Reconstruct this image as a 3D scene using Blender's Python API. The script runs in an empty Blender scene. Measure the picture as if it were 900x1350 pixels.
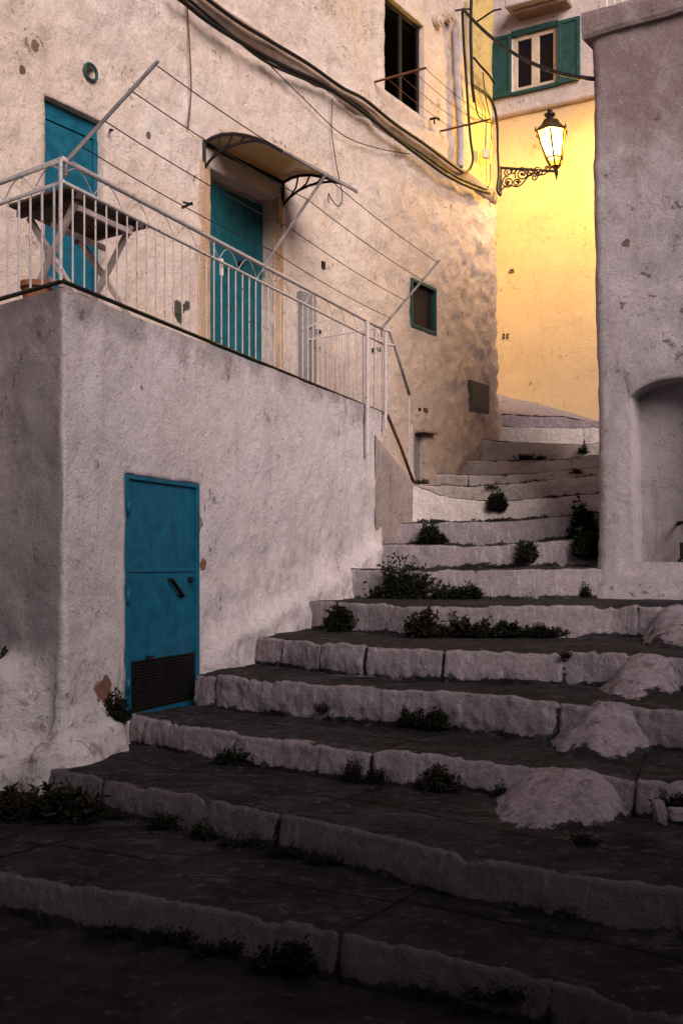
import bpy, math, random
from mathutils import Vector, noise
random.seed(7)
SC = bpy.context.scene
COL = SC.collection
F, HZ, EYE = 1450.0, 745.0, 1.6          # focal length in photo pixels, horizon row, eye height

# ------------------------------------------------------------------ helpers
def nz(x, y, z): return noise.noise((x, y, z))
def fbm(x, y, z, o=4): return noise.fractal((x, y, z), 1.0, 2.0, o)
def sm(a, b, x):
    if a == b: return 1.0 if x > a else 0.0
    t = max(0.0, min(1.0, (x - a) / (b - a))); return t * t * (3 - 2 * t)
def lerp(a, b, t): return a + (b - a) * t
def at_y(px, py, Y): return Vector(((px - 450) / F * Y, Y, EYE + (HZ - py) / F * Y))
def at_z(px, py, z):
    Y = F * (EYE - z) / (py - HZ); return Vector(((px - 450) / F * Y, Y, z))

class MB:
    def __init__(s): s.v = []; s.f = []; s.a = None
    def quad(s, a, b, c, d):
        i = len(s.v); s.v += [Vector(a), Vector(b), Vector(c), Vector(d)]; s.f.append((i, i+1, i+2, i+3))
    def hexa(s, p):                       # 4 bottom + 4 top corners
        i = len(s.v); s.v += [Vector(q) for q in p]
        for f in ((3,2,1,0),(4,5,6,7),(0,1,5,4),(1,2,6,5),(2,3,7,6),(3,0,4,7)): s.f.append(tuple(i+k for k in f))
    def box(s, x0, x1, y0, y1, z0, z1):
        s.hexa([(x0,y0,z0),(x1,y0,z0),(x1,y1,z0),(x0,y1,z0),(x0,y0,z1),(x1,y0,z1),(x1,y1,z1),(x0,y1,z1)])
    def bar(s, a, b, w, h):               # rectangular bar between two points
        a = Vector(a); b = Vector(b); d = (b-a).normalized()
        up = Vector((0,0,1)) if abs(d.z) < .95 else Vector((0,1,0))
        r = d.cross(up).normalized()*w/2; u = r.cross(d).normalized()*h/2
        s.hexa([a-r-u, a+r-u, b+r-u, b-r-u, a-r+u, a+r+u, b+r+u, b-r+u])
    def tube(s, pts, r, n=8, cap=True):
        pts = [Vector(p) for p in pts]; m = len(pts); base = len(s.v)
        rr = r if isinstance(r, (list, tuple)) else [r]*m
        t0 = (pts[1]-pts[0]).normalized()
        up = Vector((0,0,1)) if abs(t0.z) < .9 else Vector((1,0,0))
        nx = t0.cross(up).normalized()
        for i, p in enumerate(pts):
            t = (pts[min(i+1,m-1)]-pts[max(i-1,0)]).normalized()
            nx = (nx - t*nx.dot(t)).normalized(); ny = t.cross(nx)
            for k in range(n):
                a = 2*math.pi*k/n; s.v.append(p + (nx*math.cos(a)+ny*math.sin(a))*rr[i])
        for i in range(m-1):
            for k in range(n):
                a = base+i*n+k; b = base+i*n+(k+1)%n; s.f.append((a, b, b+n, a+n))
        if cap:
            s.f.append(tuple(base+k for k in range(n-1,-1,-1))); s.f.append(tuple(base+(m-1)*n+k for k in range(n)))
    def lathe(s, prof, c, n=20, ang=0.0):  # prof: (r, z) list
        base = len(s.v); c = Vector(c)
        for r, z in prof:
            for k in range(n):
                a = 2*math.pi*k/n + ang; s.v.append(c + Vector((r*math.cos(a), r*math.sin(a), z)))
        for i in range(len(prof)-1):
            for k in range(n):
                a = base+i*n+k; b = base+i*n+(k+1)%n; s.f.append((a, b, b+n, a+n))
        s.f.append(tuple(base+k for k in range(n-1,-1,-1))); s.f.append(tuple(base+(len(prof)-1)*n+k for k in range(n)))
    def grid(s, rows):
        base = len(s.v); n = len(rows[0])
        for r in rows: s.v += [Vector(p) for p in r]
        for i in range(len(rows)-1):
            for k in range(n-1):
                a = base+i*n+k; s.f.append((a, a+1, a+n+1, a+n))
    def build(s, name, mat, parent=None, smooth=False, bev=0.0, attr=None):
        o0 = Vector((0,0,0))
        if parent is not None:
            o0 = parent.location.copy(); p = parent.parent
            while p is not None: o0 += p.location; p = p.parent
        elif s.v:
            xs = [v.x for v in s.v]; ys = [v.y for v in s.v]; zs = [v.z for v in s.v]
            o0 = Vector(((min(xs)+max(xs))/2, (min(ys)+max(ys))/2, min(zs)))
        me = bpy.data.meshes.new(name)
        me.from_pydata([tuple(v-o0) for v in s.v], [], s.f)
        if attr is not None:
            at = me.attributes.new('wh', 'FLOAT', 'POINT'); at.data.foreach_set('value', attr)
        me.materials.append(mat)
        if smooth: me.polygons.foreach_set('use_smooth', [True]*len(me.polygons))
        me.update(); me.validate()
        o = bpy.data.objects.new(name, me); COL.objects.link(o)
        if parent is not None: o.parent = parent
        else: o.location = o0
        if bev:
            m = o.modifiers.new('bev', 'BEVEL'); m.width = bev; m.segments = 2; m.limit_method = 'ANGLE'
        return o

def tag(o, label, cat, group=None):
    o['label'] = label; o['category'] = cat
    if group: o['group'] = group
    return o
def thing(name, loc, label, cat, group=None):
    o = bpy.data.objects.new(name, None); COL.objects.link(o); o.location = loc; o.empty_display_size = .2
    return tag(o, label, cat, group)

class Frame:                                # a vertical wall plane: s along it, z up, n out towards the viewer
    def __init__(s, x, y, ux, uy, lean=0.0, zl=0.0):
        l = math.hypot(ux, uy); s.p = (x, y); s.u = (ux/l, uy/l); s.n = (s.u[1], -s.u[0]); s.lean = lean; s.zl = zl
        s.N = Vector((s.n[0], s.n[1], 0)); s.U = Vector((s.u[0], s.u[1], 0))
    def P(s, u, z, n=0.0):
        return Vector((s.p[0]+s.u[0]*u+s.n[0]*n+s.lean*(z-s.zl), s.p[1]+s.u[1]*u+s.n[1]*n, z))
    def uv(s, px, py, n=0.0):
        z = EYE
        for _ in range(6):
            r = (px-450)/F
            x0 = s.p[0]+s.n[0]*n+s.lean*(z-s.zl); y0 = s.p[1]+s.n[1]*n
            u = (r*y0-x0)/(s.u[0]-r*s.u[1]); Y = y0+s.u[1]*u; z = EYE+(HZ-py)/F*Y
        return u, z
    def at(s, px, py, n=0.0):
        u, z = s.uv(px, py, n); return s.P(u, z, n)
    def box(s, mb, u0, u1, z0, z1, n0, n1):
        mb.hexa([s.P(u0,z0,n1), s.P(u1,z0,n1), s.P(u1,z0,n0), s.P(u0,z0,n0), s.P(u0,z1,n1), s.P(u1,z1,n1), s.P(u1,z1,n0), s.P(u0,z1,n0)])

def breaks(a, b, step, marks):
    ms = sorted(set([a, b] + [m for m in marks if a < m < b])); out = []
    for i in range(len(ms)-1):
        k = max(1, int(math.ceil((ms[i+1]-ms[i])/step)))
        out += [lerp(ms[i], ms[i+1], j/k) for j in range(k)]
    return out + [b]

def curtain(path, s0, za, zb, ds, dz, ops, off, rad=0.06, lean=0.0, zl=0.0, sa=None, sb=None):
    """Wall sheet along a plan polyline; s0 = path length at the frame origin.  Returns the mesh."""
    cum = [0.0]
    for i in range(len(path)-1): cum.append(cum[-1]+math.dist(path[i], path[i+1]))
    def raw(s):
        s += s0
        for i in range(len(path)-1):
            if s <= cum[i+1] or i == len(path)-2:
                t = (s-cum[i])/(cum[i+1]-cum[i]); return (lerp(path[i][0], path[i+1][0], t), lerp(path[i][1], path[i+1][1], t))
    def pos(s):
        q = [raw(s+rad*k/4) for k in range(-4, 5)]
        return sum(a[0] for a in q)/9, sum(a[1] for a in q)/9
    sa = -s0 if sa is None else sa; sb = cum[-1]-s0 if sb is None else sb
    ms = []; mz = []
    for o in ops: ms += [o['s0'], o['s1']]; mz += [o['z0'], o['z1']]
    corner = [c-s0+k*rad/3 for c in cum[1:-1] for k in range(-5, 6)]
    S = breaks(sa, sb, ds, ms+corner); Z = breaks(za, zb, dz, mz)
    mb = MB(); ns = len(S); nzz = len(Z)
    idx = [[0]*nzz for _ in S]; NN = []
    for i, s in enumerate(S):
        x, y = pos(s); xa, ya = pos(s-.02); xb, yb = pos(s+.02)
        l = math.hypot(xb-xa, yb-ya); n = Vector(((yb-ya)/l, -(xb-xa)/l, 0)); NN.append(n)
        for j, z in enumerate(Z):
            fade = 1.0; zz = z
            for o in ops:
                if o['s0']-1e-6 <= s <= o['s1']+1e-6 and o.get('rise'):
                    q = (2*(s-o['s0'])/(o['s1']-o['s0'])-1); arch = o['z1']-o['rise']*abs(q)**2.2
                    if o['z0'] < z <= o['z1']: zz = lerp(o['z0'], arch, (z-o['z0'])/(o['z1']-o['z0']))
                    elif o['z1'] < z < o['z1']+.6: zz = lerp(arch, o['z1']+.6, (z-o['z1'])/.6)
                dsn = max(o['s0']-s, s-o['s1'], 0); dzn = max(o['z0']-z, z-o['z1'], 0)
                d = math.hypot(dsn, dzn); fade = min(fade, lerp(o.get('keep', .25), 1, sm(0, .16, d)))
            d = off(s, zz, x, y)*fade
            p = Vector((x+lean*(zz-zl), y, zz)) + n*d
            if any(o['s0']-1e-6 <= s <= o['s1']+1e-6 and o['z0']-1e-6 <= z <= o['z1']+1e-6 for o in ops):
                p += Vector((nz(s*7, z*7, 3.3), nz(s*7, z*7, 9.1), nz(s*6, z*6, 5)))*.010
            idx[i][j] = len(mb.v); mb.v.append(p)
    for i in range(ns-1):
        for j in range(nzz-1):
            cs, cz = (S[i]+S[i+1])/2, (Z[j]+Z[j+1])/2
            if any(o['s0'] < cs < o['s1'] and o['z0'] < cz < o['z1'] for o in ops): continue
            mb.f.append((idx[i][j], idx[i+1][j], idx[i+1][j+1], idx[i][j+1]))
    for o in ops:                            # reveals
        i0 = min(range(ns), key=lambda k: abs(S[k]-o['s0'])); i1 = min(range(ns), key=lambda k: abs(S[k]-o['s1']))
        j0 = min(range(nzz), key=lambda k: abs(Z[k]-o['z0'])); j1 = min(range(nzz), key=lambda k: abs(Z[k]-o['z1']))
        ring = [(i, j0) for i in range(i0, i1)] + [(i1, j) for j in range(j0, j1)] + [(i, j1) for i in range(i1, i0, -1)] + [(i0, j) for j in range(j1, j0, -1)]
        inner = []; n = NN[(i0+i1)//2]; steps = 3
        prev = [idx[i][j] for i, j in ring]
        for q in range(1, steps+1):
            cur = []
            for i, j in ring: cur.append(len(mb.v)); mb.v.append(mb.v[idx[i][j]] - n*(o['d']*q/steps))
            for k in range(len(ring)):
                k2 = (k+1) % len(ring); mb.f.append((prev[k], prev[k2], cur[k2], cur[k]))
            prev = cur
        if o.get('back', True):
            # back panel: fill grid of the opening
            bi = {}
            for i in range(i0, i1+1):
                for j in range(j0, j1+1):
                    bi[i, j] = len(mb.v); mb.v.append(mb.v[idx[i][j]] - n*(o['d']-.001))
            for i in range(i0, i1):
                for j in range(j0, j1): mb.f.append((bi[i,j], bi[i+1,j], bi[i+1,j+1], bi[i,j+1]))
    return mb

# ------------------------------------------------------------------ materials
class NT:
    def __init__(s, name):
        s.m = bpy.data.materials.new(name); s.m.use_nodes = True; s.t = s.m.node_tree
        s.t.nodes.clear(); s.out = s.n('ShaderNodeOutputMaterial'); s.b = s.n('ShaderNodeBsdfPrincipled')
        s.l(s.b.outputs[0], s.out.inputs[0]); s.geo = s.n('ShaderNodeNewGeometry'); s.pos = s.geo.outputs['Position']
    def n(s, t): return s.t.nodes.new(t)
    def l(s, a, b): s.t.links.new(a, b)
    def val(s, sock, v):
        if hasattr(v, 'links'): s.l(v, sock)
        else: sock.default_value = v
    def noise(s, scale, detail=6, rough=.6, vec=None, dist=0.0):
        n = s.n('ShaderNodeTexNoise'); n.inputs['Scale'].default_value = scale; n.inputs['Detail'].default_value = detail
        n.inputs['Roughness'].default_value = rough; n.inputs['Distortion'].default_value = dist
        s.l(vec or s.pos, n.inputs['Vector']); return n.outputs['Fac']
    def vor(s, scale, feat='F1', vec=None):
        n = s.n('ShaderNodeTexVoronoi'); n.feature = feat; n.inputs['Scale'].default_value = scale; s.l(vec or s.pos, n.inputs['Vector']); return n.outputs['Distance']
    def scale(s, v3, off=(0,0,0)):
        n = s.n('ShaderNodeMapping'); n.inputs['Scale'].default_value = v3; n.inputs['Location'].default_value = off; s.l(s.pos, n.inputs['Vector']); return n.outputs[0]
    def ramp(s, f, a, b, lo=0.0, hi=1.0):
        n = s.n('ShaderNodeMapRange'); n.interpolation_type = 'SMOOTHSTEP'; s.l(f, n.inputs['Value'])
        for k, v in (('From Min', a), ('From Max', b), ('To Min', lo), ('To Max', hi)): n.inputs[k].default_value = v
        return n.outputs[0]
    def math(s, op, a, b=0.0):
        n = s.n('ShaderNodeMath'); n.operation = op; s.val(n.inputs[0], a); s.val(n.inputs[1], b); return n.outputs[0]
    def mix(s, f, a, b, mode='MIX'):
        n = s.n('ShaderNodeMix'); n.data_type = 'RGBA'; n.blend_type = mode; s.val(n.inputs[0], f)
        for k, v in ((6, a), (7, b)):
            if isinstance(v, tuple): v = (v[0], v[1], v[2], 1.0)
            s.val(n.inputs[k], v)
        return n.outputs[2]
    def z(s):
        n = s.n('ShaderNodeSeparateXYZ'); s.l(s.pos, n.inputs[0]); return n.outputs[2]
    def comp(s, k):
        n = s.n('ShaderNodeSeparateXYZ'); s.l(s.pos, n.inputs[0]); return n.outputs[k]
    def dist(s, c, r, amp=.85, nscale=6.0):     # 1 inside a noisy blob around c
        n = s.n('ShaderNodeVectorMath'); n.operation = 'DISTANCE'; s.l(s.pos, n.inputs[0]); n.inputs[1].default_value = c
        d = s.math('ADD', s.math('DIVIDE', n.outputs['Value'], r), s.math('MULTIPLY', s.math('SUBTRACT', s.noise(nscale, 5, .65), .5), amp*3))
        return s.ramp(d, 1.08, .9)
    def attr(s, name):
        n = s.n('ShaderNodeAttribute'); n.attribute_name = name; return n.outputs['Fac']
    def bump(s, pairs):
        prev = None
        for h, d, st in pairs:
            n = s.n('ShaderNodeBump'); n.inputs['Distance'].default_value = d; n.inputs['Strength'].default_value = st; s.l(h, n.inputs['Height'])
            if prev is not None: s.l(prev, n.inputs['Normal'])
            prev = n.outputs[0]
        s.l(prev, s.b.inputs['Normal'])
    def fin(s, col, rough=.9, spec=.15, metal=0.0):
        s.val(s.b.inputs['Base Color'], (col[0], col[1], col[2], 1) if isinstance(col, tuple) else col)
        s.val(s.b.inputs['Roughness'], rough); s.b.inputs['Specular IOR Level'].default_value = spec; s.b.inputs['Metallic'].default_value = metal
        return s.m

def paint(name, c, var=.35, rough=.55, metal=0.0, scale=9.0, wear=None, spec=.3, chips=None):
    t = NT(name); n1 = t.noise(scale, 6, .65); n2 = t.noise(scale*6, 4, .6)
    col = t.mix(t.ramp(n1, .3, .7), tuple(x*(1-var) for x in c), tuple(min(1, x*(1+var*.5)) for x in c))
    if wear: col = t.mix(t.ramp(t.math('ADD', n1, t.math('MULTIPLY', n2, .6)), .88, .98), col, wear)
    if chips: col = t.mix(t.ramp(t.math('ADD', t.noise(24, 8, .75), t.math('MULTIPLY', n1, .5)), .90, .93), col, chips); col = t.mix(t.ramp(t.noise(1, 5, .6, t.scale((14, 14, .9))), .5, .75, 0, .45), col, tuple(x*.45 for x in c))
    t.bump([(n1, .012, .25), (n2, .004, .35)])
    return t.fin(col, t.ramp(n1, .3, .7, rough-.1, rough+.15), spec, metal)

def plaster(name, pale, warm, dirt, streak=.5, spots=(), zdirt=None, pits=.5, fine=1.0, zones=None, layer=.22, crack=.35, coarse=.6, dk=.7):
    t = NT(name)
    big = t.noise(.55, 5, .6); mid = t.noise(2.4, 6, .62, dist=.4); fin_ = t.noise(13, 7, .7); grain = t.noise(70, 3, .6)
    st = t.noise(1.0, 6, .65, t.scale((5.0, 5.0, .55)))
    col = t.mix(t.ramp(big, .34, .66), pale, warm)
    col = t.mix(t.ramp(mid, .46, .74, 0, .65*dk), col, tuple(x*.82 for x in warm))
    col = t.mix(t.ramp(mid, .46, .26, 0, .5), col, tuple(min(.85, x*1.12) for x in pale))
    lay = t.ramp(t.noise(1.7, 7, .68, dist=.7), .515, .535); lay2 = t.ramp(t.noise(4.3, 7, .7, dist=.9), .60, .615)
    col = t.mix(t.math('MULTIPLY', lay, layer), col, tuple(x*.62 for x in warm))
    col = t.mix(t.math('MULTIPLY', lay2, layer*1.3), col, tuple(min(.88, x*1.2) for x in pale))
    if zones: col = zones(t, col)
    wv = t.n('ShaderNodeVectorMath'); wv.operation = 'ADD'; t.l(t.pos, wv.inputs[0]); nv = t.n('ShaderNodeTexNoise'); nv.inputs['Scale'].default_value = 4; nv.inputs['Detail'].default_value = 5; t.l(t.pos, nv.inputs['Vector'])
    sv = t.n('ShaderNodeVectorMath'); sv.operation = 'SCALE'; sv.inputs['Scale'].default_value = .45; t.l(nv.outputs['Color'], sv.inputs[0]); t.l(sv.outputs[0], wv.inputs[1])
    ck = t.math('MULTIPLY', t.ramp(t.vor(1.1, 'DISTANCE_TO_EDGE', wv.outputs[0]), .010, .002), t.ramp(t.noise(1.3, 4, .6), .52, .60))
    crag = t.noise(6.5, 8, .72, dist=.5)
    col = t.mix(t.ramp(crag, .45, .30, 0, .36*dk), col, dirt)
    col = t.mix(t.ramp(st, .52, .78, 0, streak), col, dirt)
    col = t.mix(t.ramp(fin_, .55, .76, 0, .45*dk), col, dirt)
    col = t.mix(t.ramp(t.math('ADD', fin_, t.math('MULTIPLY', mid, .7)), .99, 1.08, 0, .75), col, tuple(x*.45 for x in dirt))
    col = t.mix(t.ramp(grain, .35, .68, .20*dk, 0), col, tuple(x*.5 for x in dirt))
    if zdirt:
        for z0, z1, amt in zdirt:
            f = t.math('MULTIPLY', t.ramp(t.math('ADD', t.z(), t.math('MULTIPLY', t.math('SUBTRACT', mid, .5), 1.1)), z0, z1), amt)
            col = t.mix(f, col, tuple(x*.55 for x in dirt))
    for c, r, k in spots: col = t.mix(t.math('MULTIPLY', t.dist(c, r), .92), col, k)
    v = t.vor(6.5); pit = t.math('MULTIPLY', t.ramp(v, .02, .22), t.ramp(mid, .4, .6, .35, 1))
    lum = t.noise(30, 6, .75)
    col = t.mix(t.ramp(lum, .48, .30, 0, .5*dk), col, dirt)
    col = t.mix(t.ramp(lum, .55, .72, 0, .35), col, tuple(min(.85, x*1.25) for x in pale))
    col = t.mix(t.math('MULTIPLY', ck, crack), col, tuple(x*.4 for x in dirt))
    t.bump([(crag, .075, coarse), (t.math('SUBTRACT', 1.0, ck), .008, crack), (lay, .006, .5), (mid, .05, .25*fine), (pit, .022, pits), (fin_, .030, fine), (lum, .016, fine), (grain, .006, fine)])
    return t.fin(col, .95, .08)

M = {}
def D2(px, py, Y): return tuple(at_y(px, py, Y))

# wall frames -----------------------------------------------------------------
H = Frame(-8.655+.641*8.0, 8.0, .641, 1.0)             # big house
TER = Frame(-1.783, 7.06, .393, 1.0)                   # terrace block front
YB = Frame(2.95-1.7*(19.3-21.0)*-1 if False else 2.95-1.7*(20.4-19.3), 20.4, 1.7, -1.0)   # yellow building
R = Frame(2.784, 11.7, 1.53, -1.0, lean=-.0216, zl=1.7) # right building

hs = H.at; ds_ = TER.at
def hzones(t, col):
    x = t.math('ADD', t.comp(0), t.math('MULTIPLY', t.math('SUBTRACT', t.noise(1.1, 6, .65), .5), 3.0))
    col = t.mix(t.ramp(x, -1.2, 2.4, 0, .45), col, (.66,.48,.35))
    low = t.math('SUBTRACT', t.z(), t.math('MULTIPLY', t.math('SUBTRACT', t.noise(1.6, 6, .7), .5), 2.6))
    col = t.mix(t.ramp(low, 5.0, 3.4, 0, .22), col, (.46,.31,.25))
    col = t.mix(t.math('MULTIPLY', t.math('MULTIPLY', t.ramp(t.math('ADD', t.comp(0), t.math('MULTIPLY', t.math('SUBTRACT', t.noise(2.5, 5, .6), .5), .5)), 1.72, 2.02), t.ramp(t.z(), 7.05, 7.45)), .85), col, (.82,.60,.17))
    return t.mix(t.math('MULTIPLY', t.ramp(t.noise(5.0, 7, .7, dist=1.0), .58, .66), .4), col, (.48,.35,.27))
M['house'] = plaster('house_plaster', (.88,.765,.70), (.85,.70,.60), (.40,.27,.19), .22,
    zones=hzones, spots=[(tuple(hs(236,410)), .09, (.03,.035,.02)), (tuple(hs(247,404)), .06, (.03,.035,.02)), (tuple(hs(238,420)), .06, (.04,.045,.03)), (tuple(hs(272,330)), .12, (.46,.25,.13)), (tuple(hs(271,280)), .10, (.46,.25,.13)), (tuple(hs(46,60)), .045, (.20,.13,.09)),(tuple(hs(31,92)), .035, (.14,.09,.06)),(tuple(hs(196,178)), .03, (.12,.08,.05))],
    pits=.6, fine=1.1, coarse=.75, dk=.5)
def tzones(t, col):
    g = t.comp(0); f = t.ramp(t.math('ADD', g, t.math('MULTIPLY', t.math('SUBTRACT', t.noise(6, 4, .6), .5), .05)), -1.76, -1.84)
    col = t.mix(t.math('MULTIPLY', t.math('MULTIPLY', f, t.ramp(t.z(), .85, 1.15)), .62), col, (.25,.21,.225))  # left face greyed: partly barer plaster, partly its shade put into the colour
    low = t.math('MULTIPLY', t.ramp(t.math('ADD', t.z(), t.math('MULTIPLY', t.math('SUBTRACT', t.noise(2.2, 6, .7), .5), 1.4)), 1.15, .6), t.ramp(t.noise(7, 6, .7, dist=.8), .5, .62))
    return t.mix(t.math('MULTIPLY', low, .7), col, (.24,.18,.155))
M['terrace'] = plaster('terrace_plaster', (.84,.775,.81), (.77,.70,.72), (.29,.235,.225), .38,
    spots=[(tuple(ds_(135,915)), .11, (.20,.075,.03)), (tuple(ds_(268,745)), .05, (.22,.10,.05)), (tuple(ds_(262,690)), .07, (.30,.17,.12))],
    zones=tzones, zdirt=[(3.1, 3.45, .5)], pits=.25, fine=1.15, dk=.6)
def rzones(t, col):
    f = t.math('ADD', t.z(), t.math('MULTIPLY', t.math('SUBTRACT', t.noise(1.6, 6, .65), .5), 1.5))
    blot = t.noise(2.2, 6, .7, dist=.6)
    col = t.mix(t.math('MULTIPLY', t.ramp(f, 5.75, 6.0), t.ramp(blot, .3, .6, .45, 1)), col, (.36,.275,.265))
    band = t.math('MULTIPLY', t.ramp(f, 3.4, 3.9), t.ramp(f, 5.5, 4.6))
    return t.mix(t.math('MULTIPLY', band, t.ramp(t.noise(2.3, 9, .74, t.scale((1,1,1.6)), .7), .575, .595)), col, (.21,.165,.15))
M['right'] = plaster('right_plaster', (.66,.605,.64), (.57,.515,.535), (.24,.185,.18), .45, zones=rzones,
    spots=[(D2(814,310,11.5), .045, (.15,.11,.09)), (D2(824,320,11.5), .05, (.15,.11,.09)), (D2(820,336,11.5), .05, (.15,.11,.09)), (D2(818,402,11.5), .07, (.19,.145,.13))], pits=.35, fine=1.5)
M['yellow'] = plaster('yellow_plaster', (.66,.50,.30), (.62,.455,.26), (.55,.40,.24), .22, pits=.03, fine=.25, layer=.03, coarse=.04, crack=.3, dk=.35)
M['upper'] = plaster('upper_plaster', (.70,.62,.59), (.64,.55,.51), (.38,.30,.27), .35, pits=.1, fine=.6, coarse=.25)
M['stub'] = plaster('stub_plaster', (.46,.39,.375), (.38,.31,.29), (.17,.12,.105), .9, pits=.4)
M['ledge'] = plaster('ledge_plaster', (.50,.37,.29), (.42,.30,.23), (.17,.11,.08), .5, pits=.4)
M['tan'] = plaster('tan_stone', (.62,.44,.31), (.54,.35,.22), (.28,.17,.10), .6, pits=.3)
M['greypl'] = plaster('grey_plaster', (.40,.37,.38), (.34,.31,.31), (.18,.15,.14), .3, pits=.1)
M['blue'] = paint('blue_paint', (.003,.094,.150), .28, .55, chips=(.02,.05,.07))
M['blue_low'] = paint('blue_metal_paint', (.002,.098,.175), .3, .5, chips=(.05,.035,.03))
M['teal'] = paint('teal_paint', (.004,.088,.110), .3, .55, chips=(.03,.05,.05))
M['green'] = paint('green_paint', (.022,.075,.066), .3, .55)
M['sage'] = paint('dark_green_paint', (.008,.055,.055), .3, .5)
M['rail'] = paint('rail_paint', (.50,.46,.46), .3, .5, wear=(.22,.12,.08), scale=14)
M['galv'] = paint('galvanised_metal', (.33,.30,.30), .3, .45, .3)
M['black'] = paint('black_iron', (.006,.005,.005), .3, .5)
M['rust'] = paint('rusty_iron', (.16,.06,.035), .4, .8)
M['cable'] = paint('cable_rubber', (.006,.005,.005), .3, .6)
M['dark'] = paint('dark_void', (.010,.007,.006), .3, .8)
M['brownwood'] = paint('brown_shutter', (.013,.008,.007), .4, .6)
M['cream'] = paint('cream_wood', (.62,.50,.37), .2, .5)
M['legwood'] = paint('pale_wood', (.52,.43,.39), .3, .7)
M['topwood'] = paint('dark_table_wood', (.085,.060,.050), .45, .75, scale=22)
M['greymetal'] = paint('grey_meter_metal', (.085,.075,.072), .3, .6)
M['ceramic'] = paint('ceramic', (.52,.43,.33), .25, .4)
M['terra'] = paint('terracotta', (.30,.12,.06), .3, .8)
M['brass'] = paint('old_copper', (.10,.055,.018), .5, .45, .7)
M['white'] = paint('white_bits', (.7,.65,.6), .2, .5)
M['stripe'] = paint('lilac_conduit', (.40,.35,.36), .25, .8)
t = NT('pane_glass'); M['pane'] = t.fin((.006,.006,.008), .12, .5)
t = NT('canopy_sheet'); tr = t.n('ShaderNodeBsdfTranslucent'); tr.inputs[0].default_value = (.60,.46,.30,1); mx = t.n('ShaderNodeMixShader'); mx.inputs[0].default_value = .35
t.fin(t.mix(t.ramp(t.noise(5), .3, .7), (.26,.19,.115), (.36,.27,.17)), .3, .4); t.l(t.b.outputs[0], mx.inputs[1]); t.l(tr.outputs[0], mx.inputs[2]); t.l(mx.outputs[0], t.out.inputs[0]); M['canopy'] = t.m
t = NT('lamp_glass'); e = t.n('ShaderNodeEmission')
e.inputs[0].default_value = (1.0,.80,.34,1); e.inputs[1].default_value = 2.0; ad = t.n('ShaderNodeAddShader'); tp_ = t.n('ShaderNodeBsdfTransparent'); tp_.inputs[0].default_value = (.9,.8,.6,1)
t.l(e.outputs[0], ad.inputs[0]); t.l(tp_.outputs[0], ad.inputs[1]); t.l(ad.outputs[0], t.out.inputs[0]); M['glow'] = t.m
t = NT('lamp_glass_low'); e = t.n('ShaderNodeEmission'); e.inputs[0].default_value = (1.0,.70,.05,1); e.inputs[1].default_value = 1.6; ad = t.n('ShaderNodeAddShader'); tp_ = t.n('ShaderNodeBsdfTransparent'); tp_.inputs[0].default_value = (.9,.7,.3,1)
t.l(e.outputs[0], ad.inputs[0]); t.l(tp_.outputs[0], ad.inputs[1]); t.l(ad.outputs[0], t.out.inputs[0]); M['glow_low'] = t.m
def leafmat(name, a, b):
    t = NT(name); return t.fin(t.mix(t.ramp(t.noise(40, 3), .35, .65), a, b), .7, .2)
M['weed'] = leafmat('weed_leaf', (.003,.004,.002), (.013,.016,.007))
M['weed2'] = leafmat('dry_weed_leaf', (.006,.006,.003), (.024,.021,.012))

def step_mat(name, white, rough_bump, grime):
    t = NT(name); wh = t.attr('wh')
    mid = t.noise(3.0, 6, .65, dist=.5); fi = t.noise(15, 7, .72); gr = t.noise(85, 3, .6); st = t.noise(1, 6, .65, t.scale((9, 9, 1.4)))
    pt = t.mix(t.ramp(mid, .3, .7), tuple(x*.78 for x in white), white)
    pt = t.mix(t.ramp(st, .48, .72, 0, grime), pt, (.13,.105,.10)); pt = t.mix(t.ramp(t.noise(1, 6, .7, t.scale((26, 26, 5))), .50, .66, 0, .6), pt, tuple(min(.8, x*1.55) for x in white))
    pt = t.mix(t.ramp(fi, .52, .74, 0, grime), pt, (.10,.08,.075))
    pt = t.mix(t.ramp(gr, .30, .66, .35, 0), pt, (.13,.11,.10))
    tn = t.mix(t.ramp(mid, .32, .68), (.012,.011,.0125), (.040,.036,.041))
    tn = t.mix(t.ramp(fi, .45, .7), tn, (.018,.016,.017)); tn = t.mix(t.ramp(fi, .46, .30, 0, .75), tn, (.125,.113,.123)); tn = t.mix(t.ramp(t.noise(1, 6, .7, t.scale((2.2, 9, 3))), .55, .68, 0, .6), tn, (.10,.09,.097))
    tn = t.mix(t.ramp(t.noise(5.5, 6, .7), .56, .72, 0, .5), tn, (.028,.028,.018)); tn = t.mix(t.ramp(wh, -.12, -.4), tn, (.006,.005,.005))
    f = t.ramp(t.math('ADD', wh, t.math('ADD', t.math('MULTIPLY', t.math('SUBTRACT', fi, .5), 1.3), t.math('MULTIPLY', t.math('SUBTRACT', mid, .5), .8))), .40, .56)
    t.bump([(mid, .05, .6), (fi, .03, 1.0), (gr, .008, .9)])
    return t.fin(t.mix(f, tn, pt), .93, .1)
M['steps'] = [step_mat('step_low', (.145,.125,.137), .9, .75), step_mat('step_mid', (.30,.26,.29), .9, .65), step_mat('step_high', (.33,.285,.315), .8, .45), step_mat('step_top', (.82,.73,.69), .8, .18)]  # paint and grime graded up the flight, light falloff put into the colours
M['ramp'] = step_mat('ramp_cement', (.35,.30,.345), 1.0, .95)
M['mound'] = plaster('mound_cement', (.52,.445,.515), (.43,.365,.425), (.15,.12,.13), .15, pits=.9, fine=1.8)
t = NT('ground_stone'); mid = t.noise(2.5, 7, .7, dist=.6); fi = t.noise(16, 7, .7); jt = t.vor(1.6, 'DISTANCE_TO_EDGE')
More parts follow.
